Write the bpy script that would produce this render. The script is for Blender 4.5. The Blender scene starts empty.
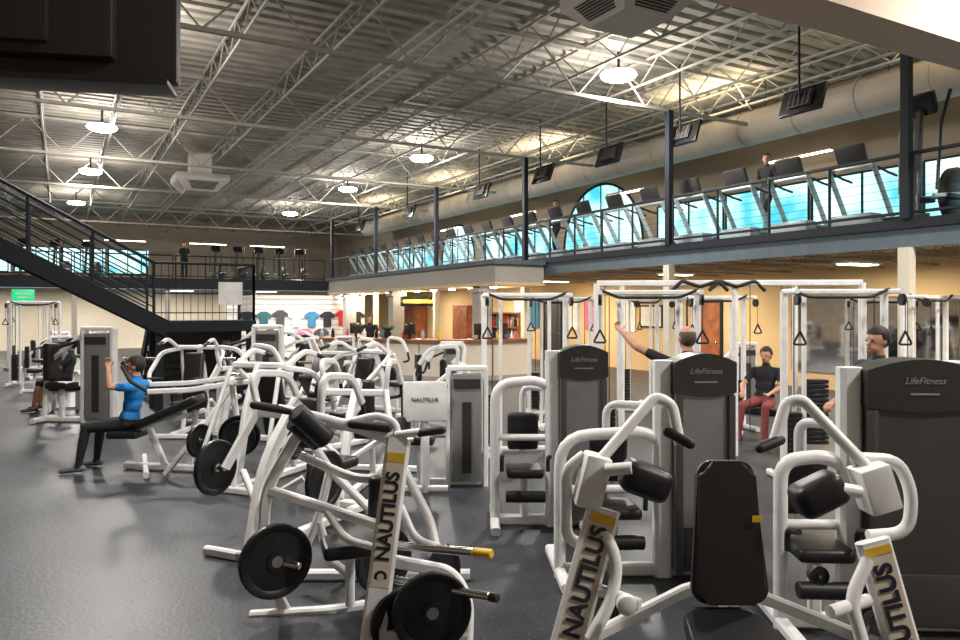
import bpy, bmesh, math, random
from mathutils import Vector, Matrix
random.seed(7)
V=Vector
pi=math.pi
YAW=math.radians(29.3); S=math.sin(YAW); C=math.cos(YAW); H=1.9; F=747.0
def Q(u,v,d):
    lat=(u-480)/F*d
    return V((d*S+lat*C, d*C-lat*S, H+(310-v)/F*d))
def G(u,d,z=0.0):
    p=Q(u,310,d); p.z=z; return p
COL=bpy.context.scene.collection
# ---------------- materials
def mat(name,col,rough=0.5,metal=0.0,emit=None,es=0.0,var=0.08,scale=6.0,bump=0.0,col2=None,spec=None):
    m=bpy.data.materials.new(name); m.use_nodes=True
    nt=m.node_tree; b=nt.nodes['Principled BSDF']
    b.inputs['Roughness'].default_value=rough; b.inputs['Metallic'].default_value=metal
    if spec is not None: b.inputs['Specular IOR Level'].default_value=spec
    tc=nt.nodes.new('ShaderNodeTexCoord'); nz=nt.nodes.new('ShaderNodeTexNoise')
    nz.inputs['Scale'].default_value=scale; nz.inputs['Detail'].default_value=3
    nt.links.new(tc.outputs['Object'],nz.inputs['Vector'])
    cr=nt.nodes.new('ShaderNodeValToRGB')
    c2=col2 if col2 else tuple(min(1,c*(1+var)) for c in col)
    c1=tuple(c*(1-var) for c in col)
    cr.color_ramp.elements[0].position=0.35; cr.color_ramp.elements[1].position=0.65
    cr.color_ramp.elements[0].color=(*c1,1); cr.color_ramp.elements[1].color=(*c2,1)
    nt.links.new(nz.outputs['Fac'],cr.inputs['Fac']); nt.links.new(cr.outputs['Color'],b.inputs['Base Color'])
    if emit:
        b.inputs['Emission Color'].default_value=(*emit,1); b.inputs['Emission Strength'].default_value=es
    if bump>0:
        bp=nt.nodes.new('ShaderNodeBump'); bp.inputs['Strength'].default_value=bump; bp.inputs['Distance'].default_value=0.01
        nt.links.new(nz.outputs['Fac'],bp.inputs['Height']); nt.links.new(bp.outputs['Normal'],b.inputs['Normal'])
    return m
WHITE=mat('white_powder_coat',(0.82,0.825,0.83),0.33)
BLACK=mat('black_vinyl',(0.010,0.010,0.012),0.42,scale=20,bump=0.1)
RUBBER=mat('black_rubber',(0.012,0.012,0.013),0.6)
IRON=mat('black_cast_iron',(0.012,0.013,0.015),0.45,0.2,scale=30,bump=0.15)
CHROME=mat('chrome',(0.6,0.6,0.58),0.22,1.0)
BLKMET=mat('black_painted_steel',(0.009,0.012,0.018),0.6,spec=.3)
SHROUD=mat('silver_shroud',(0.25,0.25,0.255),0.38,0.3,scale=3)
SHROUD2=mat('dark_grey_shroud',(0.065,0.063,0.062),0.4,0.2,scale=3)
SHDARK=mat('charcoal_shroud',(0.028,0.027,0.027),0.4,scale=3)
TVBACK=mat('tv_back_plastic',(0.035,0.027,0.023),0.5,scale=3)
SILVER=mat('silver_plastic',(0.36,0.42,0.44),0.35,0.2)
YEL=mat('yellow_decal',(0.75,0.48,0.03),0.5)
NAVY=mat('dark_lettering',(0.012,0.014,0.03),0.5)
PALE=mat('pale_lettering',(0.30,0.30,0.30),0.5)
WOOD=mat('red_brown_wood',(0.26,0.085,0.035),0.4,scale=4,var=0.25)
BEIGE=mat('upper_beige_paint',(0.36,0.29,0.22),0.85,scale=1.5,var=0.03)
SOFF=mat('soffit_beige_paint',(0.50,0.39,0.30),0.85,scale=1.5,var=0.03)
WARM=mat('lower_warm_paint',(0.62,0.47,0.27),0.85,scale=1.5,var=0.03)
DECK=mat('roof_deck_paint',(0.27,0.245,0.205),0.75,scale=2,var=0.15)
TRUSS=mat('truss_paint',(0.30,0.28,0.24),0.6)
DUCT=mat('duct_paint',(0.42,0.37,0.30),0.6,scale=2)
FASC=mat('fascia_grey_paint',(0.085,0.12,0.145),0.6)
PLAST=mat('white_plaster',(0.50,0.47,0.42),0.8,scale=1.5,var=0.03)
TAN=mat('tan_bulkhead',(0.36,0.34,0.31),0.7,var=0.03)
GLOW=mat('lamp_glow',(1,1,1),0.5,emit=(1.0,0.97,0.92),es=40)
GLOW2=mat('downlight_glow',(1,1,1),0.5,emit=(1.0,0.85,0.6),es=12)
def sky_mat():
    m=mat('daylight_pane',(0.1,0.2,0.22),0.2); nt=m.node_tree; b=nt.nodes['Principled BSDF']
    tc=nt.nodes.new('ShaderNodeTexCoord'); nz=nt.nodes.new('ShaderNodeTexNoise'); nz.inputs['Scale'].default_value=.8; nz.inputs['Detail'].default_value=2
    cr=nt.nodes.new('ShaderNodeValToRGB'); cr.color_ramp.elements[0].position=.33; cr.color_ramp.elements[1].position=.58
    cr.color_ramp.elements[0].color=(.04,.50,.62,1); cr.color_ramp.elements[1].color=(.62,1,1,1)
    nt.links.new(tc.outputs['Object'],nz.inputs['Vector']); nt.links.new(nz.outputs['Fac'],cr.inputs['Fac']); nt.links.new(cr.outputs['Color'],b.inputs['Emission Color'])
    b.inputs['Emission Strength'].default_value=1.25; return m
SKYW=sky_mat()
MIRR=mat('mirror',(0.6,0.6,0.6),0.05,1.0)
SCREEN=mat('screen_black',(0.01,0.01,0.012),0.2)
TVPIC=mat('tv_picture',(.05,.07,.09),.2)
CREAM=mat('cream_panel',(0.68,0.62,0.52),0.6,var=0.03)
SHOPW=mat('white_slat_panel',(0.72,0.70,0.66),0.6,var=0.03)
def pl(n,c,r=0.7,e=None,es=0): return mat(n,c,r,emit=e,es=es)
RED=pl('red_cloth',(0.5,0.02,0.02)); TEAL=pl('teal_cloth',(0.02,0.10,0.12)); PINK=pl('pink_print',(0.6,0.13,0.27)); CYANP=pl('cyan_print',(0.03,0.18,0.32))
BLUE=pl('blue_cloth',(0.01,0.19,0.55),0.8); DKCL=pl('black_cloth',(0.012,0.012,0.015),0.85); GREYCL=pl('grey_cloth',(0.05,0.055,0.065),0.85)
SKIN=mat('skin',(0.52,0.27,0.18),0.5,scale=10,var=0.06); HAIR=pl('dark_hair',(0.02,0.012,0.008),0.7); HAIRG=pl('cropped_grey_hair',(0.10,0.07,0.05),0.7)
SHOE=pl('shoe_grey',(0.12,0.12,0.13)); REDPANT=pl('dusty_red_cloth',(0.25,0.06,0.06),0.85)
GREEN=pl('green_screen',(0.02,0.4,0.15),0.4,(0.02,0.6,0.25),0.7); PAPER=pl('paper',(0.8,0.8,0.8)); LEAF=pl('leaf_green',(0.03,0.12,0.02))
def floor_mat():
    m=bpy.data.materials.new('speckled_rubber_floor'); m.use_nodes=True; nt=m.node_tree; b=nt.nodes['Principled BSDF']
    b.inputs['Specular IOR Level'].default_value=.35
    tc=nt.nodes.new('ShaderNodeTexCoord')
    n1=nt.nodes.new('ShaderNodeTexNoise'); n1.inputs['Scale'].default_value=0.7; n1.inputs['Detail'].default_value=9; n1.inputs['Roughness'].default_value=.65
    n2=nt.nodes.new('ShaderNodeTexVoronoi'); n2.inputs['Scale'].default_value=38
    for n in (n1,n2): nt.links.new(tc.outputs['Object'],n.inputs['Vector'])
    cr=nt.nodes.new('ShaderNodeValToRGB'); cr.color_ramp.elements[0].color=(0.026,0.029,0.035,1); cr.color_ramp.elements[1].color=(0.048,0.053,0.063,1)
    cr.color_ramp.elements[0].position=0.3; cr.color_ramp.elements[1].position=0.7
    c2=nt.nodes.new('ShaderNodeValToRGB'); c2.color_ramp.elements[0].position=0.12; c2.color_ramp.elements[1].position=0.2
    c2.color_ramp.elements[0].color=(1,1,1,1); c2.color_ramp.elements[1].color=(0,0,0,1)
    mx=nt.nodes.new('ShaderNodeMixRGB'); mx.inputs['Color2'].default_value=(0.14,0.15,0.17,1)
    nt.links.new(n1.outputs['Fac'],cr.inputs['Fac']); nt.links.new(n2.outputs['Distance'],c2.inputs['Fac'])
    nt.links.new(c2.outputs['Color'],mx.inputs['Fac']); nt.links.new(cr.outputs['Color'],mx.inputs['Color1'])
    nt.links.new(mx.outputs['Color'],b.inputs['Base Color'])
    mr=nt.nodes.new('ShaderNodeMapRange'); mr.inputs['To Min'].default_value=0.36; mr.inputs['To Max'].default_value=0.56
    nt.links.new(n1.outputs['Fac'],mr.inputs['Value']); nt.links.new(mr.outputs['Result'],b.inputs['Roughness'])
    bp=nt.nodes.new('ShaderNodeBump'); bp.inputs['Strength'].default_value=.25; bp.inputs['Distance'].default_value=0.004
    nt.links.new(n2.outputs['Distance'],bp.inputs['Height']); nt.links.new(bp.outputs['Normal'],b.inputs['Normal'])
    return m
FLOOR=floor_mat()
# ---------------- mesh builder
def circ(r,n=10): return [(r*math.cos(2*pi*i/n),r*math.sin(2*pi*i/n)) for i in range(n)]
def rrect(w,h,b=None):
    b=b if b is not None else min(w,h)*0.22; x,y=w/2,h/2
    return [(x,-y+b),(x,y-b),(x-b,y),(-x+b,y),(-x,y-b),(-x,-y+b),(-x+b,-y),(x-b,-y)]
def fillet(pts,r=0.1,seg=5):
    pts=[V(p) for p in pts]; out=[pts[0]]
    for i in range(1,len(pts)-1):
        a,p,b=pts[i-1],pts[i],pts[i+1]
        d1=(a-p); d2=(b-p); rr=min(r,d1.length*0.45,d2.length*0.45)
        s=p+d1.normalized()*rr; e=p+d2.normalized()*rr
        for k in range(seg+1):
            t=k/seg; out.append(s*(1-t)**2+p*2*t*(1-t)+e*t*t)
    out.append(pts[-1]); return out
class MB:
    def __init__(s): s.bm=bmesh.new()
    def sweep(s,pts,prof,up=V((0,0,1)),closed=False):
        pts=[V(p) for p in pts]; n=len(pts); bm=s.bm; rings=[]; nrm=None
        for i in range(n):
            if closed: t=(pts[(i+1)%n]-pts[i-1]).normalized()
            else: t=(pts[min(i+1,n-1)]-pts[max(i-1,0)]).normalized()
            if nrm is None:
                ref=up if abs(t.dot(up))<0.97 else V((0,1,0))
                nrm=(ref-t*ref.dot(t)).normalized()
            else: nrm=(nrm-t*nrm.dot(t)).normalized()
            b=t.cross(nrm)
            rings.append([bm.verts.new(pts[i]+b*x+nrm*y) for x,y in prof])
        k=len(prof)
        for i in range(n if closed else n-1):
            A,B=rings[i],rings[(i+1)%n]
            for j in range(k): bm.faces.new((A[j],A[(j+1)%k],B[(j+1)%k],B[j]))
        if not closed:
            bm.faces.new(rings[0][::-1]); bm.faces.new(rings[-1])
        return s
    def tube(s,pts,r=0.03,fr=0.1,n=10): return s.sweep(fillet(pts,fr) if len(pts)>2 else pts,circ(r,n))
    def rt(s,pts,w=0.06,h=0.08,fr=0.08,up=V((0,0,1))): return s.sweep(fillet(pts,fr) if len(pts)>2 else pts,rrect(w,h),up)
    def box(s,c,size,rot=None,bev=0.0,seg=2):
        r=bmesh.ops.create_cube(s.bm,size=1.0); vs=r['verts']
        M=Matrix.Diagonal((size[0],size[1],size[2],1))
        R=rot.to_4x4() if rot is not None else Matrix.Identity(4)
        bmesh.ops.transform(s.bm,matrix=Matrix.Translation(V(c))@R@M,verts=vs)
        if bev>0:
            es=list({e for v in vs for e in v.link_edges})
            bmesh.ops.bevel(s.bm,geom=es,offset=bev,segments=seg,affect='EDGES',profile=0.6)
        return s
    def lathe(s,o,axis,prof,n=20):
        o=V(o); a=V(axis).normalized(); ref=V((0,0,1)) if abs(a.z)<0.9 else V((1,0,0))
        x=a.cross(ref).normalized(); y=a.cross(x); rings=[]
        for r,h in prof:
            r=max(r,1e-4)
            rings.append([s.bm.verts.new(o+a*h+x*r*math.cos(2*pi*i/n)+y*r*math.sin(2*pi*i/n)) for i in range(n)])
        for A,B in zip(rings,rings[1:]):
            for j in range(n): s.bm.faces.new((A[j],A[(j+1)%n],B[(j+1)%n],B[j]))
        s.bm.faces.new(rings[0][::-1]); s.bm.faces.new(rings[-1]); return s
    def cyl(s,p,q,r,n=16):
        p,q=V(p),V(q); L=(q-p).length; b=min(0.006,r*.2)
        return s.lathe(p,q-p,[(r-b,0),(r,b),(r,L-b),(r-b,L)],n)
    def capsule(s,a,b,ra,rb,n=12):
        a,b=V(a),V(b); L=(b-a).length
        if L<1e-4: b=a+V((0,0,.001)); L=.001
        pr=[(ra*math.cos(t),-ra*math.sin(t)) for t in [1.5,1.1,0.7,0.35,0]]
        pr+=[(rb*math.cos(t),L+rb*math.sin(t)) for t in [0,0.35,0.7,1.1,1.5]]
        return s.lathe(a,b-a,pr,n)
    def ell(s,c,r,rot=None,u=16,v=10):
        R=rot.to_4x4() if rot is not None else Matrix.Identity(4)
        bmesh.ops.create_uvsphere(s.bm,u_segments=u,v_segments=v,radius=1.0,matrix=Matrix.Translation(V(c))@R@Matrix.Diagonal((r[0],r[1],r[2],1)))
        return s
    def prism(s,pts,vec):
        vec=V(vec); a=[s.bm.verts.new(V(p)) for p in pts]; b=[s.bm.verts.new(V(p)+vec) for p in pts]; n=len(a)
        s.bm.faces.new(a); s.bm.faces.new(b[::-1])
        for i in range(n): s.bm.faces.new((a[i],b[i],b[(i+1)%n],a[(i+1)%n]))
        return s
    def mesh(s,name,off=None):
        if off is not None: bmesh.ops.translate(s.bm,vec=-V(off),verts=s.bm.verts)
        bmesh.ops.recalc_face_normals(s.bm,faces=s.bm.faces)
        me=bpy.data.meshes.new(name); s.bm.to_mesh(me); s.bm.free()
        for p in me.polygons: p.use_smooth=True
        me.set_sharp_from_angle(angle=0.65)
        return me
def part(mb,name,m,parent,label=None,off=None,loc=None):
    me=mb.mesh(name,off); me.materials.append(m)
    o=bpy.data.objects.new(name,me); COL.objects.link(o)
    if parent: o.parent=parent
    if loc: o.location=loc
    if label: o['label']=label
    return o
def thing(name,label,cat,loc=(0,0,0),rot=0.0,group=None):
    o=bpy.data.objects.new(name,None); o.empty_display_size=0.2; COL.objects.link(o)
    o.location=loc; o.rotation_euler=(0,0,rot); o['label']=label; o['category']=cat
    if group: o['group']=group
    return o
def solo(mb,name,m,label,cat,group=None,loc=None,kind=None):
    o=part(mb,name,m,None)
    if kind: o['kind']=kind
    if cat: o['label']=label; o['category']=cat
    elif label: o['label']=label
    if group: o['group']=group
    if loc is not None: o.location=loc
    return o
def clone(root,loc,rot=None,label=None):
    def rec(o,par):
        c=o.copy(); COL.objects.link(c)
        if par is not None:
            c.parent=par; c.matrix_parent_inverse=Matrix.Identity(4)
        for ch in o.children: rec(ch,c)
        return c
    r=rec(root,None); r.location=loc
    if rot is not None: r.rotation_euler=(0,0,rot)
    if label: r['label']=label
    return r
def struct(name,mb,m,label=None):
    o=part(mb,name,m,None); o['kind']='structure'
    if label: o['label']=label
    return o
def bx(x0,x1,y0,y1,z0,z1,mb=None,bev=0):
    mb=mb or MB(); return mb.box(((x0+x1)/2,(y0+y1)/2,(z0+z1)/2),(x1-x0,y1-y0,z1-z0),bev=bev)
def text(body,size,pos,xd,yd,m,parent,name='lettering',off=None,ext=0.002,bold=0.0,shear=0.0):
    cu=bpy.data.curves.new('t','FONT'); cu.body=body; cu.size=size; cu.align_x='CENTER'; cu.align_y='CENTER'; cu.extrude=ext; cu.offset=bold; cu.shear=shear
    o=bpy.data.objects.new('t',cu); COL.objects.link(o); bpy.context.view_layer.update()
    dg=bpy.context.evaluated_depsgraph_get(); me=bpy.data.meshes.new_from_object(o.evaluated_get(dg))
    bpy.data.objects.remove(o); xd=V(xd).normalized(); zd=xd.cross(V(yd)).normalized(); yd=zd.cross(xd)
    M=Matrix((xd,yd,zd)).transposed().to_4x4(); M.translation=V(pos)-(V(off) if off is not None else V((0,0,0)))
    me.transform(M); me.materials.clear(); me.materials.append(m)
    t=bpy.data.objects.new(name,me); COL.objects.link(t); t.parent=parent; return t

# ================= ROOM
XR=16.0; XL=-8.0; YF=48.0; YB=-5.0; ZC=7.3; MZ=3.3; EX=11.6; FY=36.0
struct('floor',bx(XL,XR,YB,YF,-0.2,0),FLOOR,'dark grey speckled rubber gym floor')
struct('wall_left',bx(XL-0.2,XL,YB,YF,0,ZC+.3),BEIGE)
struct('wall_back',bx(XL-.2,XR+.2,YB-.2,YB,0,ZC+.3),BEIGE)
struct('wall_far',bx(XL-.2,XR+.2,YF,YF+.2,MZ,ZC+.3),BEIGE,'beige painted far wall above the balcony')
struct('wall_right',bx(XR,XR+.2,YB,YF,MZ-.3,ZC+.3),BEIGE,'beige painted wall behind the treadmill balcony')
struct('wall_right_lower',bx(XR,XR+.2,YB,YF,0,MZ-.3),WARM,'warm cream wall under the balcony')
struct('wall_far_lower',bx(XL,XR,41,41.2,0,MZ-.35),CREAM)
mb=MB(); prof=[]
y=YB
while y<YF:
    prof+= [(y,0),(y+.19,0),(y+.23,.07),(y+.34,.07)]; y+=.38
vsA=[mb.bm.verts.new((XL,p,ZC+q)) for p,q in prof]; vsB=[mb.bm.verts.new((XR,p,ZC+q)) for p,q in prof]
for i in range(len(prof)-1): mb.bm.faces.new((vsA[i],vsB[i],vsB[i+1],vsA[i+1]))
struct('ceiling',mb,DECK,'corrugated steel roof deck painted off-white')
struct('trim_1',bx(XL,XR,YB,YF,ZC+.12,ZC+.3),DECK)
struct('trim_2',bx(EX+.12,XR,YB,YF,MZ-.12,MZ),FASC,'balcony floor slab')
struct('trim_3',bx(EX,EX+.12,YB,FY,MZ-.42,MZ-.12),FASC,'grey balcony fascia')
struct('trim_4',bx(EX-.05,EX+.12,YB,FY,MZ-.12,MZ+.03),BLKMET,'black steel balcony edge')
struct('trim_5',bx(XL,EX+.12,FY+.12,YF,MZ-.12,MZ),FASC)
struct('trim_6',bx(XL,EX-.05,FY,FY+.12,MZ-.46,MZ+.03),BLKMET,'black far balcony fascia')
struct('trim_7',bx(XL,-1.45,14.2,16.6,MZ-.3,MZ),BLKMET)
struct('trim_8',bx(2.0,XR,5.05,5.65,5.15,ZC),SOFF,'beige dropped beam along the ceiling')
struct('trim_12',bx(EX+.15,XR,YB,YF,MZ-.14,MZ-.122),WARM,'tan painted underside of the balcony')
wi=0
def window(pts,vec):
    global wi
    wi+=1
    return struct('window_%d'%wi,MB().prism(pts,vec),SKYW,'bright cyan-white daylight window')
def win_r(y0,y1,z0,z1):
    o=window([(XR-.03,y0,z0),(XR-.03,y1,z0),(XR-.03,y1,z1),(XR-.03,y0,z1)],(.02,0,0))
    m=MB(); 
    for a,b in (((y0,z0),(y1,z0)),((y0,z1),(y1,z1)),((y0,z0),(y0,z1)),((y1,z0),(y1,z1)),(((y0+y1)/2,z0),((y0+y1)/2,z1))):
        m.rt([(XR-.05,a[0],a[1]),(XR-.05,b[0],b[1])],.05,.05)
    part(m,'window_frame',BLKMET,o)
for y0 in (1.2,3.9,6.6,9.3,12.0,14.7): win_r(y0,y0+2.6,MZ+.12,MZ+1.75)
for y0 in (22.8,25.5,32.8,35.5): win_r(y0,y0+2.6,MZ+.12,MZ+1.75)
def arch(yc,r,z0):
    pts=[(XR-.03,yc-r,MZ+.12)]+[(XR-.03,yc-r*math.cos(t),z0+r*math.sin(t)) for t in [pi*i/20 for i in range(21)]]+[(XR-.03,yc+r,MZ+.12)]
    o=window(pts,(.02,0,0)); m=MB()
    m.rt([(XR-.06,p[1],p[2]) for p in pts],.06,.08,0.01)
    for a in (-.45,0,.45): m.rt([(XR-.06,yc+a*r,MZ+.12),(XR-.06,yc+a*r,z0+r*math.sqrt(1-a*a))],.04,.04)
    m.rt([(XR-.06,yc-r,z0),(XR-.06,yc+r,z0)],.04,.04)
    part(m,'window_frame',BLKMET,o)
arch(20.05,2.1,MZ+.75); arch(30.5,1.6,MZ+.9)
for x0 in (-4.5,-2.2,0.1,2.4):
    o=window([(x0,YF-.03,4.0),(x0+2.1,YF-.03,4.0),(x0+2.1,YF-.03,5.4),(x0,YF-.03,5.4)],(0,.02,0))
    m=MB()
    for k in range(3): m.rt([(x0+k,YF-.05,4.0),(x0+k,YF-.05,5.4)],.06,.06)
    for z in (4.0,5.4): m.rt([(x0,YF-.05,z),(x0+2,YF-.05,z)],.06,.06)
    part(m,'window_frame',BLKMET,o)
def door(n,x,y,ax,w=.95,h=2.1,m=WOOD):
    if ax=='x': mb=bx(x-.06,x,y-w/2,y+w/2,0,h); fr=[(x-.04,y-w/2-.05,0),(x-.04,y-w/2-.05,h+.05),(x-.04,y+w/2+.05,h+.05),(x-.04,y+w/2+.05,0)]; hn=(x-.1,y-w/2+.1,1.0)
    else: mb=bx(x-w/2,x+w/2,y-.06,y,0,h); fr=[(x-w/2-.05,y-.04,0),(x-w/2-.05,y-.04,h+.05),(x+w/2+.05,y-.04,h+.05),(x+w/2+.05,y-.04,0)]; hn=(x-w/2+.1,y-.1,1.0)
    o=struct('door_%d'%n,mb,m,'reddish brown wooden door')
    part(MB().rt(fr,.08,.08,0.001),'door_frame',BLKMET,o)
    part(MB().ell(hn,(.035,.035,.035)),'handle',CHROME,o)
door(1,XR,15.3,'x'); door(2,XR,22.9,'x',1.0,2.1,SHDARK); door(3,9.0,41.0,'y')
def truss_mesh(L,dep,ax,panel=0.6,ch=.05,web=.028):
    m=MB(); P=(lambda a,z:(a,0,z)) if ax=='x' else (lambda a,z:(0,a,z))
    for z in (0,-dep): m.sweep([P(0,z),P(L,z)],rrect(ch,ch,.008))
    a=0;up=True
    while a<L-panel+.01:
        z0,z1=(0,-dep) if up else (-dep,0)
        m.sweep([P(a,z0),P(a+panel,z1)],circ(web/2,5)); a+=panel; up=not up
    return m
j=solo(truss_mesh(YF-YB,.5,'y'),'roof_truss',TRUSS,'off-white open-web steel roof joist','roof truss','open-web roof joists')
xs=[-6.9+i*1.62 for i in range(15)]
j.location=(xs[0],YB,ZC-.05)
for x in xs[1:]:
    c=j.copy(); COL.objects.link(c); c.location=(x,YB,ZC-.05)
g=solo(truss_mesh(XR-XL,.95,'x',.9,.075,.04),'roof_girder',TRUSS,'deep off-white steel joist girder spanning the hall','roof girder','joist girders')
gys=[6.95,12.2,18.0,23.8,29.6,35.4,41.2]
g.location=(XL,gys[0],ZC-.1)
for yy in gys[1:]:
    c=g.copy(); COL.objects.link(c); c.location=(XL,yy,ZC-.1)
solo(MB().tube([(5.5,YB,6.55),(5.5,YF,6.55)],.03),'sprinkler_pipe',TRUSS,'thin painted sprinkler pipe under the roof joists','pipe')
solo(MB().tube([(13.0,YB,6.5),(13.0,YF,6.5)],.03),'sprinkler_pipe',TRUSS,'thin painted sprinkler pipe above the balcony','pipe')
for k,yy in enumerate(gys[:6]):
    t=thing('support_column','black steel column above the rail, white below the balcony','column',(EX-.02,yy,0),group='balcony columns')
    part(MB().box((0,0,(MZ+.03+6.25)/2),(.13,.13,6.25-MZ-.03)),'upper_shaft',BLKMET,t)
    part(MB().box((0,0,(MZ-.42)/2),(.18,.18,MZ-.42)),'lower_shaft',CREAM,t)
for xx in (0.5,4.2,8.0):
    solo(bx(xx-.1,xx+.1,FY+.15,FY+.35,0,MZ-.46),'support_column',PLAST,'white square column under the far balcony','column')
u=solo(truss_mesh(XR-EX-.2,.28,'x',.35,.04,.02),'balcony_joist',TRUSS,'cream open-web joist below the balcony slab','floor joist','joists under the balcony')
u.location=(EX+.15,5.3,MZ-.17)
yy=6.5
while yy<34:
    c=u.copy(); COL.objects.link(c); c.location=(EX+.15,yy,MZ-.17); yy+=1.2
m=MB(); pts=[(14.4,YB+.2,6.25),(14.4,38,6.25)]
m.sweep(pts,circ(.40,24))
yy=YB+1
while yy<38: m.sweep([(14.4,yy,6.25),(14.4,yy+.06,6.25)],circ(.415,24)); yy+=1.5
o=thing('air_duct','large beige round air duct running under the roof','duct',(14.4,18,6.25))
part(m,'duct_body',DUCT,o,off=(14.4,18,6.25))
m=MB()
yy=YB+2
while yy<37: m.sweep([(14.4,yy,6.64),(14.4,yy,7.3)],circ(.01,6)); yy+=3
part(m,'hanger',BLKMET,o,off=(14.4,18,6.25))
def lamp_proto(loc):
    t=thing('high_bay_lamp','flat round glowing white high-bay lamp under the roof joists','lamp',loc,group='high-bay lamps')
    part(MB().lathe((0,0,0),(0,0,1),[(.2,.1),(.2,.15),(.08,.18),(.03,.2),(.03,.52)],20),'housing',BLKMET,t)
    part(MB().lathe((0,0,0),(0,0,1),[(.1,-.06),(.24,-.045),(.33,-.01),(.37,.04),(.35,.08),(.22,.105),(.1,.11)],28),'lamp_shade',GLOW,t)
    return t
lp=[(10,12),(10,21.6),(10,28.6),(10,37.2),(.95,22.1),(.9,29.3),(.6,38.2),(.95,14.6),(10,3.2),(.95,6.5),(6,-1.5)]  # last lamp is unseen, added to spill light onto the soffit beam
L0=None
for x,y in lp:
    L0=lamp_proto((x,y,6.68)) if L0 is None else clone(L0,(x,y,6.68))
    for kind,e,zz in (('SPOT',780,6.5),('POINT',230,6.25)):
        ld=bpy.data.lights.new('high_bay_light',kind); ld.energy=e; ld.color=(1,.95,.88); ld.shadow_soft_size=.3 if kind=='SPOT' else .15
        if kind=='SPOT': ld.spot_size=math.radians(168); ld.spot_blend=.5
        lo=bpy.data.objects.new('high_bay_light',ld); COL.objects.link(lo); lo.location=(x,y,zz-.25 if kind=='SPOT' else zz)
def strip(loc,L,ax):
    t=thing('strip_light','slim white fluorescent strip light','lamp',loc,group='strip lights')
    s=(L,.12,.05) if ax=='x' else (.12,L,.05); s2=(L*.98,.09,.03) if ax=='x' else (.09,L*.98,.03)
    part(MB().box((0,0,.03),s),'housing',TRUSS,t); part(MB().box((0,0,-.005),s2),'tube',GLOW2,t)
for yy in (6,11.8,18,24,30): strip((15.3,yy,5.55),1.8,'y')
for xx in (3,7.2,10.5): strip((xx,44,5.6),2,'x')
def area(loc,sx,sy,e,col=(1,.85,.65),rot=(0,0,0)):
    ld=bpy.data.lights.new('area_light','AREA'); ld.shape='RECTANGLE'; ld.size=sx; ld.size_y=sy; ld.energy=e; ld.color=col
    o=bpy.data.objects.new('area_light',ld); COL.objects.link(o); o.location=loc; o.rotation_euler=rot
for yy in (7,13,20,27,34):
    area((13.6,yy,6.6),.3,2.5,90,(1,.86,.6),(pi,0,0))  # added uplights with no fixture, brighten the roof deck above the duct
pz=MZ-.47
for k,yy in enumerate((4.5,9.4,14.5,20,25.5,31)):
    t=thing('panel_light','glowing recessed panel light under the balcony','lamp',(14,yy,pz),group='panel lights')
    part(MB().box((0,0,.01),(1.0,.4,.04)),'housing',WHITE,t); part(MB().box((0,0,-.015),(.9,.3,.02)),'diffuser',GLOW2,t)
    area((14,yy,pz-.04),.9,.35,150,(1,.82,.58))
for xx in (-3,1,5,9):
    t=thing('panel_light','glowing panel light under the far balcony','lamp',(xx,38.5,pz),group='panel lights')
    part(MB().box((0,0,.01),(1.3,.7,.04)),'housing',WHITE,t); part(MB().box((0,0,-.015),(1.15,.55,.02)),'diffuser',GLOW2,t)
    area((xx,38.5,pz-.04),1.1,.5,110,(1,.92,.8))
def diffuser(loc,s=1.0,rot=0.0):
    t=thing('air_diffuser','white square ceiling air diffuser with dark louvre grilles','air vent',loc,rot)
    m=MB(); a,b,h=.85*s,.5*s,.36*s
    lo=[(-b,-b,-h),(b,-b,-h),(b,b,-h),(-b,b,-h)]; up=[(-a,-a,0),(a,-a,0),(a,a,0),(-a,a,0)]
    vl=[m.bm.verts.new(p) for p in lo]; vu=[m.bm.verts.new(p) for p in up]; vt=[m.bm.verts.new((p[0],p[1],.2*s)) for p in up]
    m.bm.faces.new(vl[::-1]); m.bm.faces.new(vt)
    for i in range(4):
        k=(i+1)%4; m.bm.faces.new((vl[i],vl[k],vu[k],vu[i])); m.bm.faces.new((vu[i],vu[k],vt[k],vt[i]))
    m.box((0,0,.6*s),(.7*s,.7*s,.75*s))
    part(m,'casing',PLAST,t)
    for i in range(4):
        R=Matrix.Rotation(i*pi/2,3,'Z'); g=MB()
        for k in range(7):
            f=.2+.6*k/6; y=-(b+(a-b)*f)-.012; z=-h+h*f; w=(b+(a-b)*f)*.62
            g.box(R@V((0,y,z)),(2*w,.02,.022*s),rot=R)
        part(g,'grille',SHDARK,t)
diffuser((7.35,8.6,6.45),.85); diffuser((4.0,26.0,6.1),.95)

def railing(p0,p1,name_lbl,group='balcony railings',h=1.02,sp=1.2,wires=6):
    p0,p1=V(p0),V(p1); d=p1-p0; L=d.length; n=max(1,round(L/sp)); t=thing('guard_railing',name_lbl,'railing',p0,group=group)
    part(MB().rt([(0,0,h),d+V((0,0,h))],.05,.06),'top_rail',BLKMET,t)
    part(MB().rt([(0,0,.1),d+V((0,0,.1))],.04,.05),'bottom_rail',BLKMET,t)
    for i in range(n+1):
        q=d*(i/n); part(MB().rt([q,q+V((0,0,h))],.045,.045),'post',BLKMET,t)
    m=MB()
    for k in range(wires):
        z=.22+k*(h-.2)/wires; m.sweep([V((0,0,z)),d+V((0,0,z))],circ(.0035,4))
    part(m,'wire_infill',BLKMET,t)
ys=[.8]+gys[:6]
for a,b in zip(ys,ys[1:]): railing((EX,a+.1,MZ+.03),(EX,b-.1,MZ+.03),'black steel railing with thin wires on the balcony edge')
for a in (-7.5,-3.5,.5,4.5,8.1): railing((a,FY+.06,MZ+.03),(min(a+3.9,11.4),FY+.06,MZ+.03),'black steel railing on the far balcony')

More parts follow.
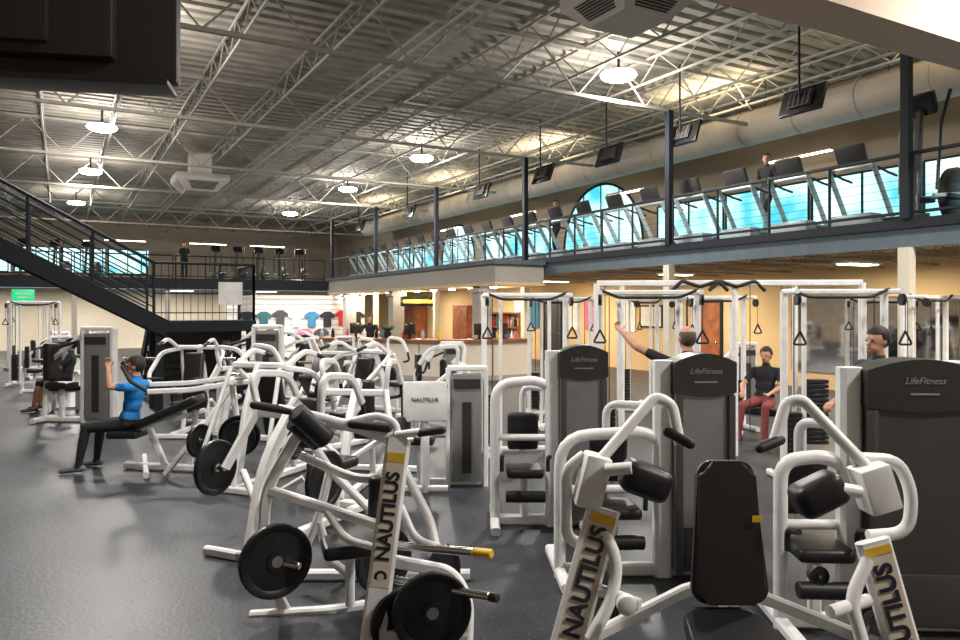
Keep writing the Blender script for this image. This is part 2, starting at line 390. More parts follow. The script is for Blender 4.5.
def treadmill(loc,rot):
    t=thing('treadmill','white and silver treadmill with raised console facing the railing','treadmill',loc,rot,'treadmills on the balcony')
    m=MB(); m.box((0,-.75,.11),(.82,1.7,.14),bev=.03); m.box((0,.18,.17),(.84,.34,.26),bev=.06)
    for sx in (-.42,.42): m.box((sx,-.7,.2),(.09,1.55,.05),bev=.02)
    part(m,'deck',SILVER,t)
    part(MB().box((0,-.8,.19),(.62,1.5,.012)),'running_belt',RUBBER,t)
    for sx in (-.43,.43):
        part(MB().sweep(fillet([(sx,-.25,.18),(sx,.32,1.12),(sx,.3,1.2)],.1),rrect(.05,.11),V((0,1,0))),'upright',SILVER,t)
        part(MB().tube([(sx,.26,1.1),(sx,-.1,1.02),(sx,-.35,.98)],.022,.08),'handrail',BLACK,t)
    part(MB().box((0,.25,1.13),(.84,.08,.05),bev=.02),'crossbar',SILVER,t)
    R=Matrix.Rotation(math.radians(-22),3,'X')
    part(MB().box((0,.3,1.35),(.56,.08,.36),rot=R,bev=.03),'console',SHDARK,t)
    part(MB().box((0,.258,1.37),(.4,.01,.24),rot=R),'screen',SCREEN,t)
    return t
ty=8.35; T0=None; tys=[]
while ty<34.5:
    if T0 is None: T0=treadmill((12.55,ty,MZ),pi/2)
    else: clone(T0,(12.55,ty,MZ))
    tys.append(ty); ty+=1.3
def elliptical(loc,rot):
    t=thing('elliptical_trainer','dark grey elliptical trainer with upright arms','exercise machine',loc,rot,'elliptical trainers')
    m=MB(); m.rt([(0,-.8,.06),(0,.8,.06)],.08,.08); m.rt([(-.3,-.8,.05),(.3,-.8,.05)]); m.rt([(-.3,.8,.05),(.3,.8,.05)]); m.rt([(0,.6,.1),(0,.45,1.4)],.09,.09)
    part(m,'frame',SHDARK,t); part(MB().lathe((-.08,-.45,.42),(1,0,0),[(.3,0),(.36,.03),(.36,.13),(.3,.16)],24),'flywheel_cover',SHDARK,t)
    for s in (-1,1):
        part(MB().tube([(s*.25,.5,.4),(s*.27,.45,1.2),(s*.27,.2,1.65)],.025),'arm',BLACK,t); part(MB().box((s*.2,0,.35),(.15,.4,.06),bev=.02),'pedal',BLACK,t)
        part(MB().rt([(s*.2,-.5,.42),(s*.2,.5,.33)],.04,.05),'pedal_link',SILVER,t)
    part(MB().box((0,.42,1.5),(.4,.08,.3),rot=Matrix.Rotation(-.4,3,'X'),bev=.03),'console',SCREEN,t)
    return t
E0=elliptical((6.6,37.3,MZ),pi-.5)
for x in (7.6,8.6,9.6,10.6,-1.2,.0,1.2): clone(E0,(x,37.3,MZ))
for y_ in (7.1,5.8):
    e=clone(E0,(12.7,y_,MZ),pi/2,'dark grey elliptical trainer beside the balcony railing'); e.scale=(1.2,1.1,1.3)
def tv(loc,rot):
    t=thing('hanging_television','black flat television on a ceiling pole, seen from behind','television',loc,rot,'televisions over the balcony rail')
    R=Matrix.Rotation(math.radians(20),3,'X')
    part(MB().box((0,0,0),(.9,.07,.52),rot=R,bev=.015),'casing',SCREEN,t)
    part(MB().box(R@V((0,-.04,0)),(.84,.006,.46),rot=R),'screen',TVPIC,t)
    m=MB(); m.box(R@V((0,.06,0)),(.5,.05,.3),rot=R,bev=.01)
    for k in range(5): m.box(R@V((-.2+.1*k,.09,0)),(.03,.02,.26),rot=R)
    part(m,'wall_bracket',TVBACK,t)
    part(MB().tube([(0,.08,0),(0,.1,.3),(0,.1,1.5)],.022),'pole',BLKMET,t)
    return t
tvm=None
for yy in (9.0,12.0,14.5,17.4,20.9,26.6,32):
    if tvm is None: tvm=tv((11.8,yy,5.72),pi/2)
    else: clone(tvm,(11.8,yy,5.72))
c=Q(24,12,3.3)
t=thing('hanging_television','large black television seen from behind on a mount','television',c,-YAW+.18)
part(MB().box((0,0,0),(1.3,.09,.58),bev=.02),'casing',TVBACK,t)
m=MB(); m.box((-.05,-.08,-.02),(.9,.1,.4),bev=.03); m.box((-.05,-.15,-.05),(.4,.04,.25),bev=.01)
for k in range(8): m.box((-.42+.1*k,-.135,.1),(.06,.01,.012))
part(m,'back_housing',TVBACK,t)
part(MB().box((0,-.02,-.31),(1.25,.2,.03),bev=.008),'lower_trim',SHDARK,t)
part(MB().tube([(0,-.2,-.0),(0,-.2,.3),(0,-.2,7.25-c.z)],.03,.05),'pole',BLKMET,t)

# stairs
t=thing('staircase','black steel staircase rising from a landing to the balcony','staircase',(1.45,15,0))
off=(1.45,15,0)
X0,X1,Z0,Z1=1.45,-1.45,1.7,3.3; Y0,Y1=14.5,15.7
for yy in (Y0,Y1):
    part(MB().sweep([(X0+.25,yy,Z0-.16),(X1,yy,Z1-.05)],rrect(.07,.3,.01)),'stringer',BLKMET,t,off=off)
for k in range(9):
    f=(k+.5)/9; part(MB().box((X0+(X1-X0)*f,(Y0+Y1)/2,Z0+(Z1-Z0)*f+.05),(.3,Y1-Y0-.07,.04)),'tread',BLKMET,t,off=off)
for yy in (Y0,Y1):
    m=MB()
    for hz in (.25,.42,.59,.76): m.sweep([(X0,yy,Z0+hz),(X1,yy,Z1+hz)],circ(.014,6))
    part(m,'rail_wires',BLKMET,t,off=off)
    part(MB().rt([(X0,yy,Z0+1.05),(X1,yy,Z1+1.05)],.06,.06),'handrail',BLKMET,t,off=off)
    for k in range(4):
        f=k/3; x=X0+(X1-X0)*f; z=Z0+(Z1-Z0)*f; part(MB().rt([(x,yy,z),(x,yy,z+1.05)],.045,.045),'post',BLKMET,t,off=off)
part(bx(X0,3.25,Y0,Y1+.2,Z0-.2,Z0),'landing',BLKMET,t,off=off)
for x,y in ((X0+.1,Y0+.1),(3.15,Y0+.1),(X0+.1,Y1),(3.15,Y1)): part(bx(x-.06,x+.06,y-.06,y+.06,0,Z0-.2),'support_post',BLKMET,t,off=off)
for a,b in (((X0,Y0),(3.2,Y0)),((3.2,Y0),(3.2,Y1+.15))):
    a=V((*a,Z0));b=V((*b,Z0)); up=V((0,0,1.05))
    part(MB().rt([a+up,b+up],.05,.05),'handrail',BLKMET,t,off=off)
    m=MB()
    for i in range(15):
        q=a.lerp(b,i/14); m.sweep([q,q+up],circ(.006,5))
    for z in (.15,.5): m.sweep([a+V((0,0,z)),b+V((0,0,z))],circ(.012,6))
    part(m,'rail_wires',BLKMET,t,off=off)
    for q in (a,b): part(MB().rt([q,q+up],.05,.05),'post',BLKMET,t,off=off)
for k in range(9):
    f=(k+.5)/9; z=Z0*(1-f); yy=Y1+.2+2.7*f
    part(MB().box((2.35,yy,z),(1.6,.3,.04)),'tread',BLKMET,t,off=off); part(MB().box((2.35,yy-.15,z-.09),(1.6,.02,.18)),'riser',SHDARK,t,off=off)
for xx in (1.5,3.2): part(MB().sweep([(xx,Y1+.2,Z0-.12),(xx,Y1+2.95,.04)],rrect(.06,.28,.01)),'stringer',BLKMET,t,off=off)
solo(bx(2.55,2.98,Y0-.06,Y0-.04,2.0,2.42),'paper_notice',PAPER,'white paper notice fixed to the stair railing','sign')
o=solo(bx(-1.75,-.95,FY-.1,FY-.03,2.25,2.75,bev=.01),'lit_sign',GREEN,'small glowing green rectangular sign under the balcony','sign')
part(MB().box((-1.35,FY-.11,2.58),(.55,.01,.06)),'sign_stripe',PAPER,o); part(MB().box((-1.35,FY-.11,2.42),(.4,.01,.05)),'sign_stripe',PAPER,o)

# bulkhead and bar
struct('trim_9',bx(10.0,EX-.06,17,31,2.62,3.14),TAN,'grey bulkhead canopy above the bar')
struct('trim_10',bx(9.9,EX-.06,16.9,31.1,3.12,3.24),FASC)
struct('trim_11',bx(9.95,EX-.06,16.95,31.05,2.56,2.64),WARM)
for yy in [17.6+1.25*i for i in range(11)]:
    t=thing('downlight','small glowing round downlight in the bar canopy','lamp',(10.3,yy,2.55),group='bar downlights')
    part(MB().lathe((0,0,0),(0,0,1),[(.11,-.02),(.12,-.01),(.12,.02)],16),'rim',WHITE,t); part(MB().lathe((0,0,0),(0,0,1),[(.085,-.05),(.1,-.02),(.1,0)],16),'bulb',GLOW,t)
for yy in (19,24,29):
    ld=bpy.data.lights.new('bar_light','POINT'); ld.energy=130; ld.color=(1,.75,.48); ld.shadow_soft_size=.15
    lo=bpy.data.objects.new('bar_light',ld); COL.objects.link(lo); lo.location=(10.9,yy,2.3)
for x,y in ((10.35,18.3),(10.35,24.5),(10.35,29.4)):
    t=thing('canopy_column','square tan column with capital under the bar canopy','column',(x,y,0),group='bar columns')
    part(MB().box((0,0,1.3),(.42,.42,2.6)),'shaft',TAN,t); part(MB().box((0,0,2.45),(.56,.56,.12)),'capital',TAN,t); part(MB().box((0,0,.1),(.5,.5,.2)),'plinth',TAN,t)
def bar(path,name='bar_counter'):
    c=V((*path[0],0)); t=thing(name,'cream panelled bar counter with wooden base','counter',c)
    for a,b in zip(path,path[1:]):
        a=V((*a,0)); b=V((*b,0)); d=(b-a).normalized(); nrm=V((-d.y,d.x,0))
        m=MB(); m.prism([a,b,b+nrm*.5,a+nrm*.5],(0,0,1.04)); part(m,'body',CREAM,t,off=c)
        L=(b-a).length; n=int(L/.9); pm=MB()
        for i in range(n+1):
            q=a.lerp(b,i/n)-nrm*.012; pm.rt([q,q+V((0,0,1.0))],.06,.03,up=nrm)
        pm.rt([a-nrm*.015+V((0,0,.08)),b-nrm*.015+V((0,0,.08))],.03,.14); part(pm,'trim_strip',TAN,t,off=c)
bar([(6.0,21.6),(8.9,17.3),(11.3,17.3)])
m=MB()
m.prism([(5.93,21.55,1.045),(8.85,17.2,1.045),(11.3,17.2,1.045),(11.3,17.95,1.045),(9.3,17.95,1.045),(6.6,22.0,1.045)],(0,0,.07))
solo(m,'bar_worktop',WOOD,'dark wooden bar top on the cream counter','worktop')
for i,(f,cm) in enumerate(((.12,SILVER),(.2,DKCL),(.3,PINK),(.42,WHITE),(.5,DKCL),(.55,CYANP),(.68,RED),(.8,SILVER),(.9,YEL))):
    q=V((6.3,21.75,1.115)).lerp(V((9.1,17.55,1.115)),f)
    solo(MB().lathe((0,0,0),(0,0,1),[(.045,0),(.05,.01),(.05,.17),(.02,.21),(.02,.26)],14),'bottle',cm,'small drink bottle standing on the bar top','bottle','bottles on the bar',loc=q)
for q in ((9.8,17.5),(10.6,17.6),(8.3,18.7),(7.3,20.2)):
    t=thing('point_of_sale_monitor','small black monitor standing on the bar top','monitor',(*q,1.115),.4)
    part(MB().box((0,0,.27),(.42,.04,.3),bev=.01),'casing',SCREEN,t); part(MB().box((0,0,.06),(.05,.05,.14)).box((0,0,.01),(.22,.18,.02)),'stand',SCREEN,t)
for i,(x,y) in enumerate(((15.65,34.5),(15.65,29.2))):
    t=thing('wooden_cabinet','tall reddish wooden cabinet against the cream wall','cabinet',(x,y,0),group='wooden cabinets')
    part(MB().box((0,0,1.05),(.55,1.4,2.1)),'body',WOOD,t)
    for s in (-1,1):
        d_=part(MB().box((-.29,s*.34,1.05),(.03,.66,1.9),bev=.01),'door',WOOD,t); part(MB().cyl((-.33,s*.08,.9),(-.33,s*.08,1.15),.012),'handle',CHROME,d_)
t=thing('back_bar_shelf','wooden back bar shelf unit with open shelves','shelf',(12.6,21.2,0))
m=MB()
for z in (.04,.9,1.35,1.8): m.box((0,0,z),(.35,3.0,.05))
for s in (-1.5,-.5,.5,1.5): m.box((0,s,.92),(.35,.05,1.8))
part(m,'shelves',WOOD,t); part(MB().box((.19,0,.9),(.03,3.0,1.8)),'back_panel',CREAM,t)
k=0
for z in (.925,1.375):
    for i in range(13):
        yy=19.85+i*.22
        if abs((yy-21.2)%1-.5)<.07: continue
        solo(MB().lathe((0,0,0),(0,0,1),[(.045,0),(.05,.01),(.05,.2),(.02,.25),(.02,.32)],12),'bottle',(SILVER,PINK,WHITE,CYANP,RED,YEL,DKCL)[k%7],'drink bottle standing on the back bar shelf','bottle','bottles on back bar shelf',loc=(12.55,yy,z)); k+=1
t=thing('potted_plant','small bushy green plant in a dark pot','plant',(7.9,19.3,1.115))
part(MB().lathe((0,0,0),(0,0,1),[(.08,0),(.11,.18),(.09,.18)],16),'pot',DKCL,t)
m=MB()
for i in range(26):
    a=i*2.4; e=.2+.3*(i%5)/4; d_=V((math.cos(a)*math.cos(e+.3),math.sin(a)*math.cos(e+.3),math.sin(e+.4))); b0=V((0,0,.16)); s_=d_.cross(V((0,0,1))).normalized()*.035
    L=.28; m.prism([b0,b0+d_*L*.5+s_,b0+d_*L,b0+d_*L*.5-s_],(0,0,.003))
part(m,'foliage',LEAF,t)
struct('wall_shop',bx(5.6,11.3,30.2,30.4,0,2.5),SHOPW,'white slatted shop display wall')
m=MB()
for k in range(11): m.box((8.45,30.19,.25+.21*k),(5.6,.02,.02))
struct('trim_13',m,TAN,'slat grooves on the display wall')
for i,(x,z,cm) in enumerate(((6.4,1.2,DKCL),(7.05,1.2,TEAL),(7.7,1.25,GREYCL),(8.35,1.2,PAPER),(9.0,1.2,CYANP),(9.65,1.2,DKCL),(10.3,1.25,RED),(10.95,1.2,DKCL),(6.6,.5,PAPER),(7.3,.5,GREYCL),(8.0,.5,PAPER),(8.7,.5,PINK),(9.4,.5,GREYCL))):
    pts=[(-.16,.0),(.16,0),(.16,.42),(.28,.36),(.33,.49),(.11,.64),(-.11,.64),(-.33,.49),(-.28,.36),(-.16,.42)]
    solo(MB().prism([(px,0,pz_) for px,pz_ in pts],(0,.04,0)),'t_shirt',cm,'short-sleeve t-shirt hung flat on the display wall','t-shirt','t-shirts on the shop wall',loc=(x,30.12,z))
area((8.5,28.9,2.5),4.5,.6,90,(1,.95,.88))  # added fill lamp with no fixture, brightens the shop wall
for i,(y,cm,w) in enumerate(((20.6,PINK,.7),(21.6,PAPER,.7),(24.2,CYANP,.7),(25.2,PAPER,.8),(18.6,PAPER,.5))):
    solo(bx(XR-.04,XR-.01,y-w/2,y+w/2,1.2,2.3),'poster',cm,'colourful framed poster on the cream wall','poster','posters on the cream wall')
o=thing('hanging_sign','black and yellow menu sign above the bar','sign',(11.0,24,2.2))
part(MB().box((0,0,0),(1.4,.06,.34),bev=.01),'board',SCREEN,o); part(MB().box((0,-.035,0),(1.2,.01,.12)),'sign_stripe',pl('sign_yellow',(.8,.5,.05),.5,(1,.65,.1),1.0),o)
part(MB().rt([(-.5,0,.17),(-.5,0,.36)],.02,.02).rt([(.5,0,.17),(.5,0,.36)],.02,.02),'hanger',BLKMET,o)
solo(bx(XR-.04,XR-.01,8.5,12.5,.4,2.2),'wall_mirror',MIRR,'large wall mirror on the cream wall','mirror')
t=thing('notice_board','black-framed notice board on the cream wall','notice board',(XR-.01,17.6,1.7))
part(MB().box((-.02,0,0),(.04,1.0,.7)),'frame',BLKMET,t); part(MB().box((-.045,0,0),(.01,.9,.6)),'board',PAPER,t)

# ================= MACHINES
def tower(t,h=1.56,w=.44,x0=.1,sm=SHROUD):
    m=MB(); pts=[(x0,-.11,.06),(x0+w,-.11,.06)]; n=10
    for i in range(n+1):
        a=i/n; x=x0+w-w*a; pts.append((x,-.11,h-.1+.1*math.sin(pi*(.12+.76*a))))
    m.prism(pts,(0,.2,0)); part(m,'weight_stack_shroud',sm,t)
    m=MB(); pts=[]
    for i in range(n+1):
        a=i/n; pts.append((x0-.01+(w+.02)*a,-.13,h-.26-.03*math.sin(pi*a)))
    top=[(x0+w+.01-(w+.02)*i/n,-.13,h-.085+.1*math.sin(pi*(.12+.76*i/n))) for i in range(n+1)]
    m.prism(pts+top,(0,.25,0)); part(m,'shroud_cap',SHDARK,t)
    for s in (0.0,w-.05): part(MB().box((x0+s+.025,-.125,(h-.3)/2+.03),(.05,.03,h-.32),bev=.008),'edge_trim',SHROUD2,t)
    part(MB().box((x0+w/2,-.115,.22),(w*.7,.02,.3),bev=.008),'kick_panel',SHROUD2,t)
    text('LifeFitness',.055,(x0+w/2,-.135,h-.11),(1,0,0),(0,0,1),PALE,t,shear=.3)
    m=MB(); m.box((x0+w/2,-.134,h-.185),(.16,.006,.01)); part(m,'label_strip',PALE,t)
def lf_machine(loc,rot,wl=.7,label='white and grey selectorized weight machine with curved frame',uh=1.0,h=1.58,w=.44,seat=True,sm=SHROUD):
    t=thing('weight_machine',label,'exercise machine',loc,rot,'selectorized weight machines')
    m=MB()
    m.rt([(.04,0,0.0),(.04,0,h-.04)],.13,.12,up=V((0,1,0)))
    m.rt([(-wl,0,.05),(w+.1,0,.05)],.07,.09)
    m.tube([(-wl,0,.0),(-wl,0,uh),(-.1,0,uh+.03),(.05,0,uh-.05)],.042,.22,12)
    m.rt([(-wl,-.35,.04),(-wl,.5,.04)],.08,.07); m.rt([(.3,-.2,.04),(.3,.5,.04)],.08,.07)
    m.rt([(-wl*.45,0,.05),(-wl*.45,0,.45)],.07,.07)
    m.tube([(-wl,0,uh*.62),(0,0,uh*.62)],.03)
    part(m,'frame',WHITE,t)
    tower(t,h,w,sm=sm)
    if seat:
        x=-wl*.45
        part(MB().box((x,-.03,.49),(.32,.36,.08),bev=.035,seg=3),'seat',BLACK,t)
        part(MB().box((x,.2,.8),(.28,.09,.34),rot=Matrix.Rotation(.15,3,'X'),bev=.035,seg=3),'backrest',BLACK,t)
        part(MB().tube([(x-.2,-.12,.5),(x-.2,-.12,.62),(x-.2,-.3,.66)],.018,.05),'handle',RUBBER,t)
        part(MB().tube([(x+.2,-.12,.5),(x+.2,-.12,.62),(x+.2,-.3,.66)],.018,.05),'handle',RUBBER,t)
        part(MB().tube([(x,.25,.6),(x,.25,1.2),(-.02,.1,1.2)],.03,.1),'lever_arm',WHITE,t)
        part(MB().cyl((x-.17,-.2,.3),(x+.17,-.2,.3),.05),'roller_pad',BLACK,t)
    return t
RC=-YAW
lf_machine(G(548,6.6),RC,.47,uh=1.25,w=.40)
lf_machine(G(657,5.35),RC+.04,.70,uh=1.0,w=.42)
lf_machine(G(842,4.45),RC-.05,.36,uh=1.0,w=.62,h=1.6,sm=SHROUD2)

def plate_mesh(r=.225):
    m=MB()
    m.lathe((0,0,0),(0,1,0),[(.026,-.022),(.06,-.022),(.062,-.012),(r*.78,-.01),(r*.84,-.02),(r*.97,-.022),(r,-.015),(r,.015),(r*.97,.022),(r*.84,.02),(r*.78,.01),(.062,.012),(.06,.022),(.026,.022)],32)
    return m
me_pl=plate_mesh().mesh('weight_plate'); me_pl.materials.append(IRON)
mh=MB(); mh.lathe((0,0,0),(0,1,0),[(.027,-.026),(.034,-.026),(.036,-.02),(.036,.02),(.034,.026),(.027,.026)],20); me_hub=mh.mesh('hub_ring'); me_hub.materials.append(CHROME)
def plate(loc,axis,sc=1.0):
    o=bpy.data.objects.new('weight_plate',me_pl); COL.objects.link(o); o.location=loc; o.scale=(sc,1,sc)
    o.rotation_mode='QUATERNION'; o.rotation_quaternion=V((0,1,0)).rotation_difference(V(axis).normalized())
    o['label']='round black iron weight plate loaded on a machine peg'; o['category']='weight plate'; o['group']='weight plates on machines'
    h=bpy.data.objects.new('hub_ring',me_hub); COL.objects.link(h); h.parent=o
    return o
def mast_text(t,c,d,face,off,size):
    text('NAUTILUS',size,c,d,face.cross(d),NAVY,t,off=off,bold=.0035)
def press_machine(loc,rot,label='white plate-loaded chest press with black pads'):
    t=thing('plate_loaded_machine',label,'exercise machine',loc,rot,'plate-loaded machines')
    m=MB(); m.rt([(0,-.85,.05),(0,.6,.05)],.07,.08); m.rt([(-.42,-.85,.04),(.42,-.85,.04)],.06,.07); m.rt([(-.32,.6,.04),(.32,.6,.04)],.06,.07)
    m.rt([(0,-.8,.08),(0,-.62,.9),(0,-.42,1.32)],.06,.11,.15,up=V((0,1,0))); m.rt([(-.34,-.42,1.3),(.34,-.42,1.3)],.07,.07)
    m.rt([(0,.18,.08),(0,.12,.42)],.06,.06); m.rt([(0,-.6,.75),(0,-.3,.8)],.05,.05)
    m.tube([(-.42,-.85,.06),(-.42,-.85,.35),(-.32,-.5,1.28)],.024,.1); m.tube([(.42,-.85,.06),(.42,-.85,.35),(.32,-.5,1.28)],.024,.1)
    part(m,'frame',WHITE,t)
    part(MB().box((0,.1,.46),(.3,.42,.09),bev=.035,seg=3),'seat',BLACK,t)
    part(MB().box((0,-.2,.86),(.3,.1,.74),rot=Matrix.Rotation(.22,3,'X'),bev=.04,seg=3),'backrest',BLACK,t)
    for s in (-1,1):
        part(MB().rt([(s*.3,-.42,1.28),(s*.5,-.2,1.24),(s*.5,.25,.92),(s*.43,.35,.76)],.05,.06,.15),'lever_arm',WHITE,t)
        part(MB().cyl((s*.5,.3,.86),(s*.24,.34,.86),.02),'handle',RUBBER,t)
        part(MB().cyl((s*.5,-.05,1.14),(s*.72,-.05,1.14),.024),'plate_peg',CHROME,t)
        part(MB().cyl((s*.40,-.76,.5),(s*.6,-.76,.5),.022),'storage_peg',CHROME,t)
        part(MB().rt([(s*.32,-.42,1.28),(s*.36,-.1,1.45),(s*.36,.1,1.4)],.045,.055,.1),'upper_arm',WHITE,t)
        part(MB().capsule((s*.36,.08,1.405),(s*.36,.24,1.36),.024,.024),'handle',RUBBER,t)
    return t
def row_machine(loc,rot,label='white plate-loaded rowing machine with chest pad'):
    t=thing('plate_loaded_machine',label,'exercise machine',loc,rot,'plate-loaded machines')
    m=MB(); m.rt([(0,-.8,.05),(0,.8,.05)],.07,.08); m.rt([(-.4,-.8,.04),(.4,-.8,.04)],.06,.07); m.rt([(-.4,.8,.04),(.4,.8,.04)],.06,.07)
    m.rt([(0,.75,.08),(0,.6,.7),(0,.2,1.15)],.07,.12,.25,up=V((0,1,0))); m.rt([(0,-.35,.08),(0,-.3,.5)],.06,.06)
    m.rt([(0,.68,.4),(-.3,.5,.6)],.05,.05); m.rt([(0,.68,.4),(.3,.5,.6)],.05,.05); m.rt([(-.3,.3,1.05),(.3,.3,1.05)],.06,.07)
    part(m,'frame',WHITE,t)
    part(MB().box((0,-.3,.54),(.3,.4,.09),bev=.035,seg=3),'seat',BLACK,t)
    part(MB().box((0,.06,.95),(.26,.1,.42),bev=.04,seg=3),'chest_pad',BLACK,t)
    part(MB().rt([(0,.1,.9),(0,.5,.8)],.05,.05),'pad_arm',WHITE,t)
    for s in (-1,1):
        part(MB().rt([(s*.32,.3,1.08),(s*.36,.35,1.38),(s*.34,-.1,1.34),(s*.34,-.25,1.1)],.045,.06,.18),'lever_arm',WHITE,t)
        part(MB().tube([(s*.34,-.25,1.1),(s*.34,-.3,.95),(s*.2,-.3,.93)],.02,.05),'handle',RUBBER,t)
        part(MB().rt([(s*.32,.3,1.08),(s*.44,.55,.62)],.05,.07),'weight_horn_arm',WHITE,t)
        part(MB().cyl((s*.44,.55,.62),(s*.66,.55,.62),.024),'plate_peg',CHROME,t)
    return t
def leg_press(loc,rot,label='white plate-loaded incline lever bench with black pad'):
    t=thing('plate_loaded_machine',label,'exercise machine',loc,rot,'plate-loaded machines')
    m=MB(); m.rt([(-.35,-.9,.05),(-.35,.9,.05)],.06,.08); m.rt([(.35,-.9,.05),(.35,.9,.05)],.06,.08)
    for y in (-.9,0,.9): m.rt([(-.4,y,.05),(.4,y,.05)],.06,.07)
    for s in (-1,1): m.rt([(s*.35,-.6,.3),(s*.35,.9,1.1)],.05,.07); m.rt([(s*.35,.9,.05),(s*.35,.9,1.1)],.05,.06); m.rt([(s*.35,-.6,.05),(s*.35,-.6,.3)],.05,.06)
    m.rt([(-.35,.9,1.1),(.35,.9,1.1)],.06,.07); part(m,'frame',WHITE,t)
    part(MB().box((0,-.25,.42),(.34,.4,.09),bev=.035,seg=3),'seat',BLACK,t)
    part(MB().box((0,-.62,.62),(.36,.1,.7),rot=Matrix.Rotation(.95,3,'X'),bev=.04,seg=3),'backrest',BLACK,t)
    part(MB().rt([(0,-.25,.05),(0,-.25,.38)],.06,.06),'seat_post',WHITE,t)
    m=MB(); m.rt([(-.4,.55,.95),(.4,.55,.95)],.06,.07); m.rt([(-.25,.55,.95),(-.22,.2,.9)],.05,.05); m.rt([(.25,.55,.95),(.22,.2,.9)],.05,.05); part(m,'sled',WHITE,t)
    part(MB().box((0,.16,.93),(.56,.04,.42),rot=Matrix.Rotation(-.6,3,'X'),bev=.01),'foot_plate',SHDARK,t)
    for s in (-1,1):
        part(MB().cyl((s*.4,.55,.95),(s*.66,.55,.95),.024),'plate_peg',CHROME,t)
        part(MB().tube([(s*.28,-.2,.45),(s*.4,-.2,.55),(s*.4,-.05,.6)],.018,.04),'handle',RUBBER,t)
    return t
pegs={'p':[(.6,-.05,1.14),(-.6,-.05,1.14),(.52,-.76,.5),(-.52,-.76,.5)],'r':[(.54,.55,.62),(-.54,.55,.62)],'l':[(.5,.55,.95),(-.5,.55,.95),(.58,.55,.95)]}
protos={}
def place(kind,u,d,rot,plates=(0,1),label=None):
    loc=G(u,d)
    fn={'p':press_machine,'r':row_machine,'l':leg_press}[kind]
    if kind not in protos: protos[kind]=fn(loc,rot)
    else: clone(protos[kind],loc,rot,label)
    R=Matrix.Rotation(rot,3,'Z')
    for i in plates:
        plate(loc+R@V(pegs[kind][i]),R@V((1,0,0)),.8 if kind=='p' and i>1 else 1)
place('r',312,6.35,2.2,(0,1))
place('p',284,8.5,-.9,(2,3))
place('r',364,8.0,2.5,(0,1))
place('r',440,11.3,-2.2,(0,))
place('p',352,10.4,2.0,(2,3))
place('r',252,10.9,.6,(0,1))
place('l',325,13.0,-.6,(0,))
place('p',188,11.6,2.6,(2,))
place('p',292,15.6,.9,(0,))
place('r',385,14.0,.3,(0,))
bb=G(150,8.9)
t=thing('plate_loaded_machine','white plate-loaded incline press bench with long lever arms','exercise machine',bb,group='plate-loaded machines')
m=MB()
m.rt([G(125,8.9,.05),G(218,8.7,.05)],.07,.08); m.rt([G(146,8.4,.04),G(144,9.5,.04)],.06,.07); m.rt([G(207,8.2,.04),G(216,9.5,.04)],.06,.07)
m.rt([G(165,8.8,.08),G(150,8.8,.5)],.06,.07); m.rt([G(190,8.8,.08),G(196,8.8,.72)],.06,.07); m.rt([G(215,8.7,.08),G(232,8.7,1.1)],.07,.1)
m.rt([G(140,8.8,.5),G(205,8.8,.72)],.06,.06); m.rt([G(165,8.4,.05),G(205,8.3,.62)],.05,.06); m.rt([G(205,8.3,.62),G(232,8.4,1.05)],.05,.06)
part(m,'frame',WHITE,t,off=bb)
for dd in (8.4,9.2):
    part(MB().rt([G(236,dd,1.08),G(190,dd,1.0),G(148,dd,.98)],.05,.06),'lever_arm',WHITE,t,off=bb)
    part(MB().rt([G(236,dd,1.08),G(256,dd,1.1)],.05,.06),'counter_arm',WHITE,t,off=bb)
    part(MB().tube([G(148,dd,.98),G(130,dd,1.1),G(122,dd+.1*(1 if dd<9 else -1),1.26)],.022,.05),'handle',RUBBER,t,off=bb)
    part(MB().cyl(G(238,dd,.52),G(240,dd-.3,.52),.024),'plate_peg',CHROME,t,off=bb)
    part(MB().rt([G(232,dd,1.1),G(238,dd,.5)],.05,.06),'weight_horn_arm',WHITE,t,off=bb)
part(MB().rt([G(232,8.3,1.1),G(232,9.3,1.1)],.06,.06),'pivot_bar',WHITE,t,off=bb)
a=G(140,8.8,.55); b=G(200,8.8,.86); d=(b-a).normalized(); R=Matrix((d,V((S,C,0)),d.cross(V((S,C,0))))).transposed()
part(MB().box((a+b)/2,(.8,.34,.1),rot=R,bev=.04,seg=3),'backrest',BLACK,t,off=bb)
part(MB().box(G(128,8.8,.45),(.36,.36,.09),rot=Matrix.Rotation(-YAW,3,'Z'),bev=.035,seg=3),'seat',BLACK,t,off=bb)
plate(G(239.5,8.2,.52),V((-S*.9,-C,.0))); plate(G(239,8.12,.52),V((-S*.9,-C,.0)),.8)
# F1
b1=G(374,4.5)
t=thing('plate_loaded_machine','white plate-loaded lever machine with lettered mast and black rollers','exercise machine',b1,group='plate-loaded machines')
m=MB()
def bt(mb,pts,w=.065,h=.08,fr=.08): return mb.rt([Q(*p) for p in pts],w,h,fr)
p,q=G(372,4.22,0),Q(399,438,4.45)
wd=V((C,-S,0)); fc=V((-S,-C,0))
m.sweep([p,q],rrect(.05,.145,.015),up=wd)
bt(m,[(250,616,4.66),(330,611,4.7),(396,601,4.85)],.07,.06)
m.rt([G(374,4.22,.05),G(385,5.3,.05)],.07,.08); m.rt([G(300,5.25,.04),G(470,5.25,.04)],.07,.07); m.rt([G(374,4.24,.045),G(468,4.24,.045)],.07,.07)
bt(m,[(286,612,4.7),(262,565,4.66),(266,490,4.62),(303,424,4.58),(345,423,4.52),(399,442,4.48)],.055,.07,.12)
bt(m,[(268,490,4.62),(325,508,4.55),(392,530,4.45)],.05,.06)
bt(m,[(300,455,4.6),(352,478,4.6),(392,480,4.5)],.045,.05)
bt(m,[(388,560,4.45),(452,572,4.4),(468,600,4.34),(466,651,4.2)],.055,.07,.1)
bt(m,[(404,470,4.5),(430,520,4.7),(436,548,4.6)],.05,.05)
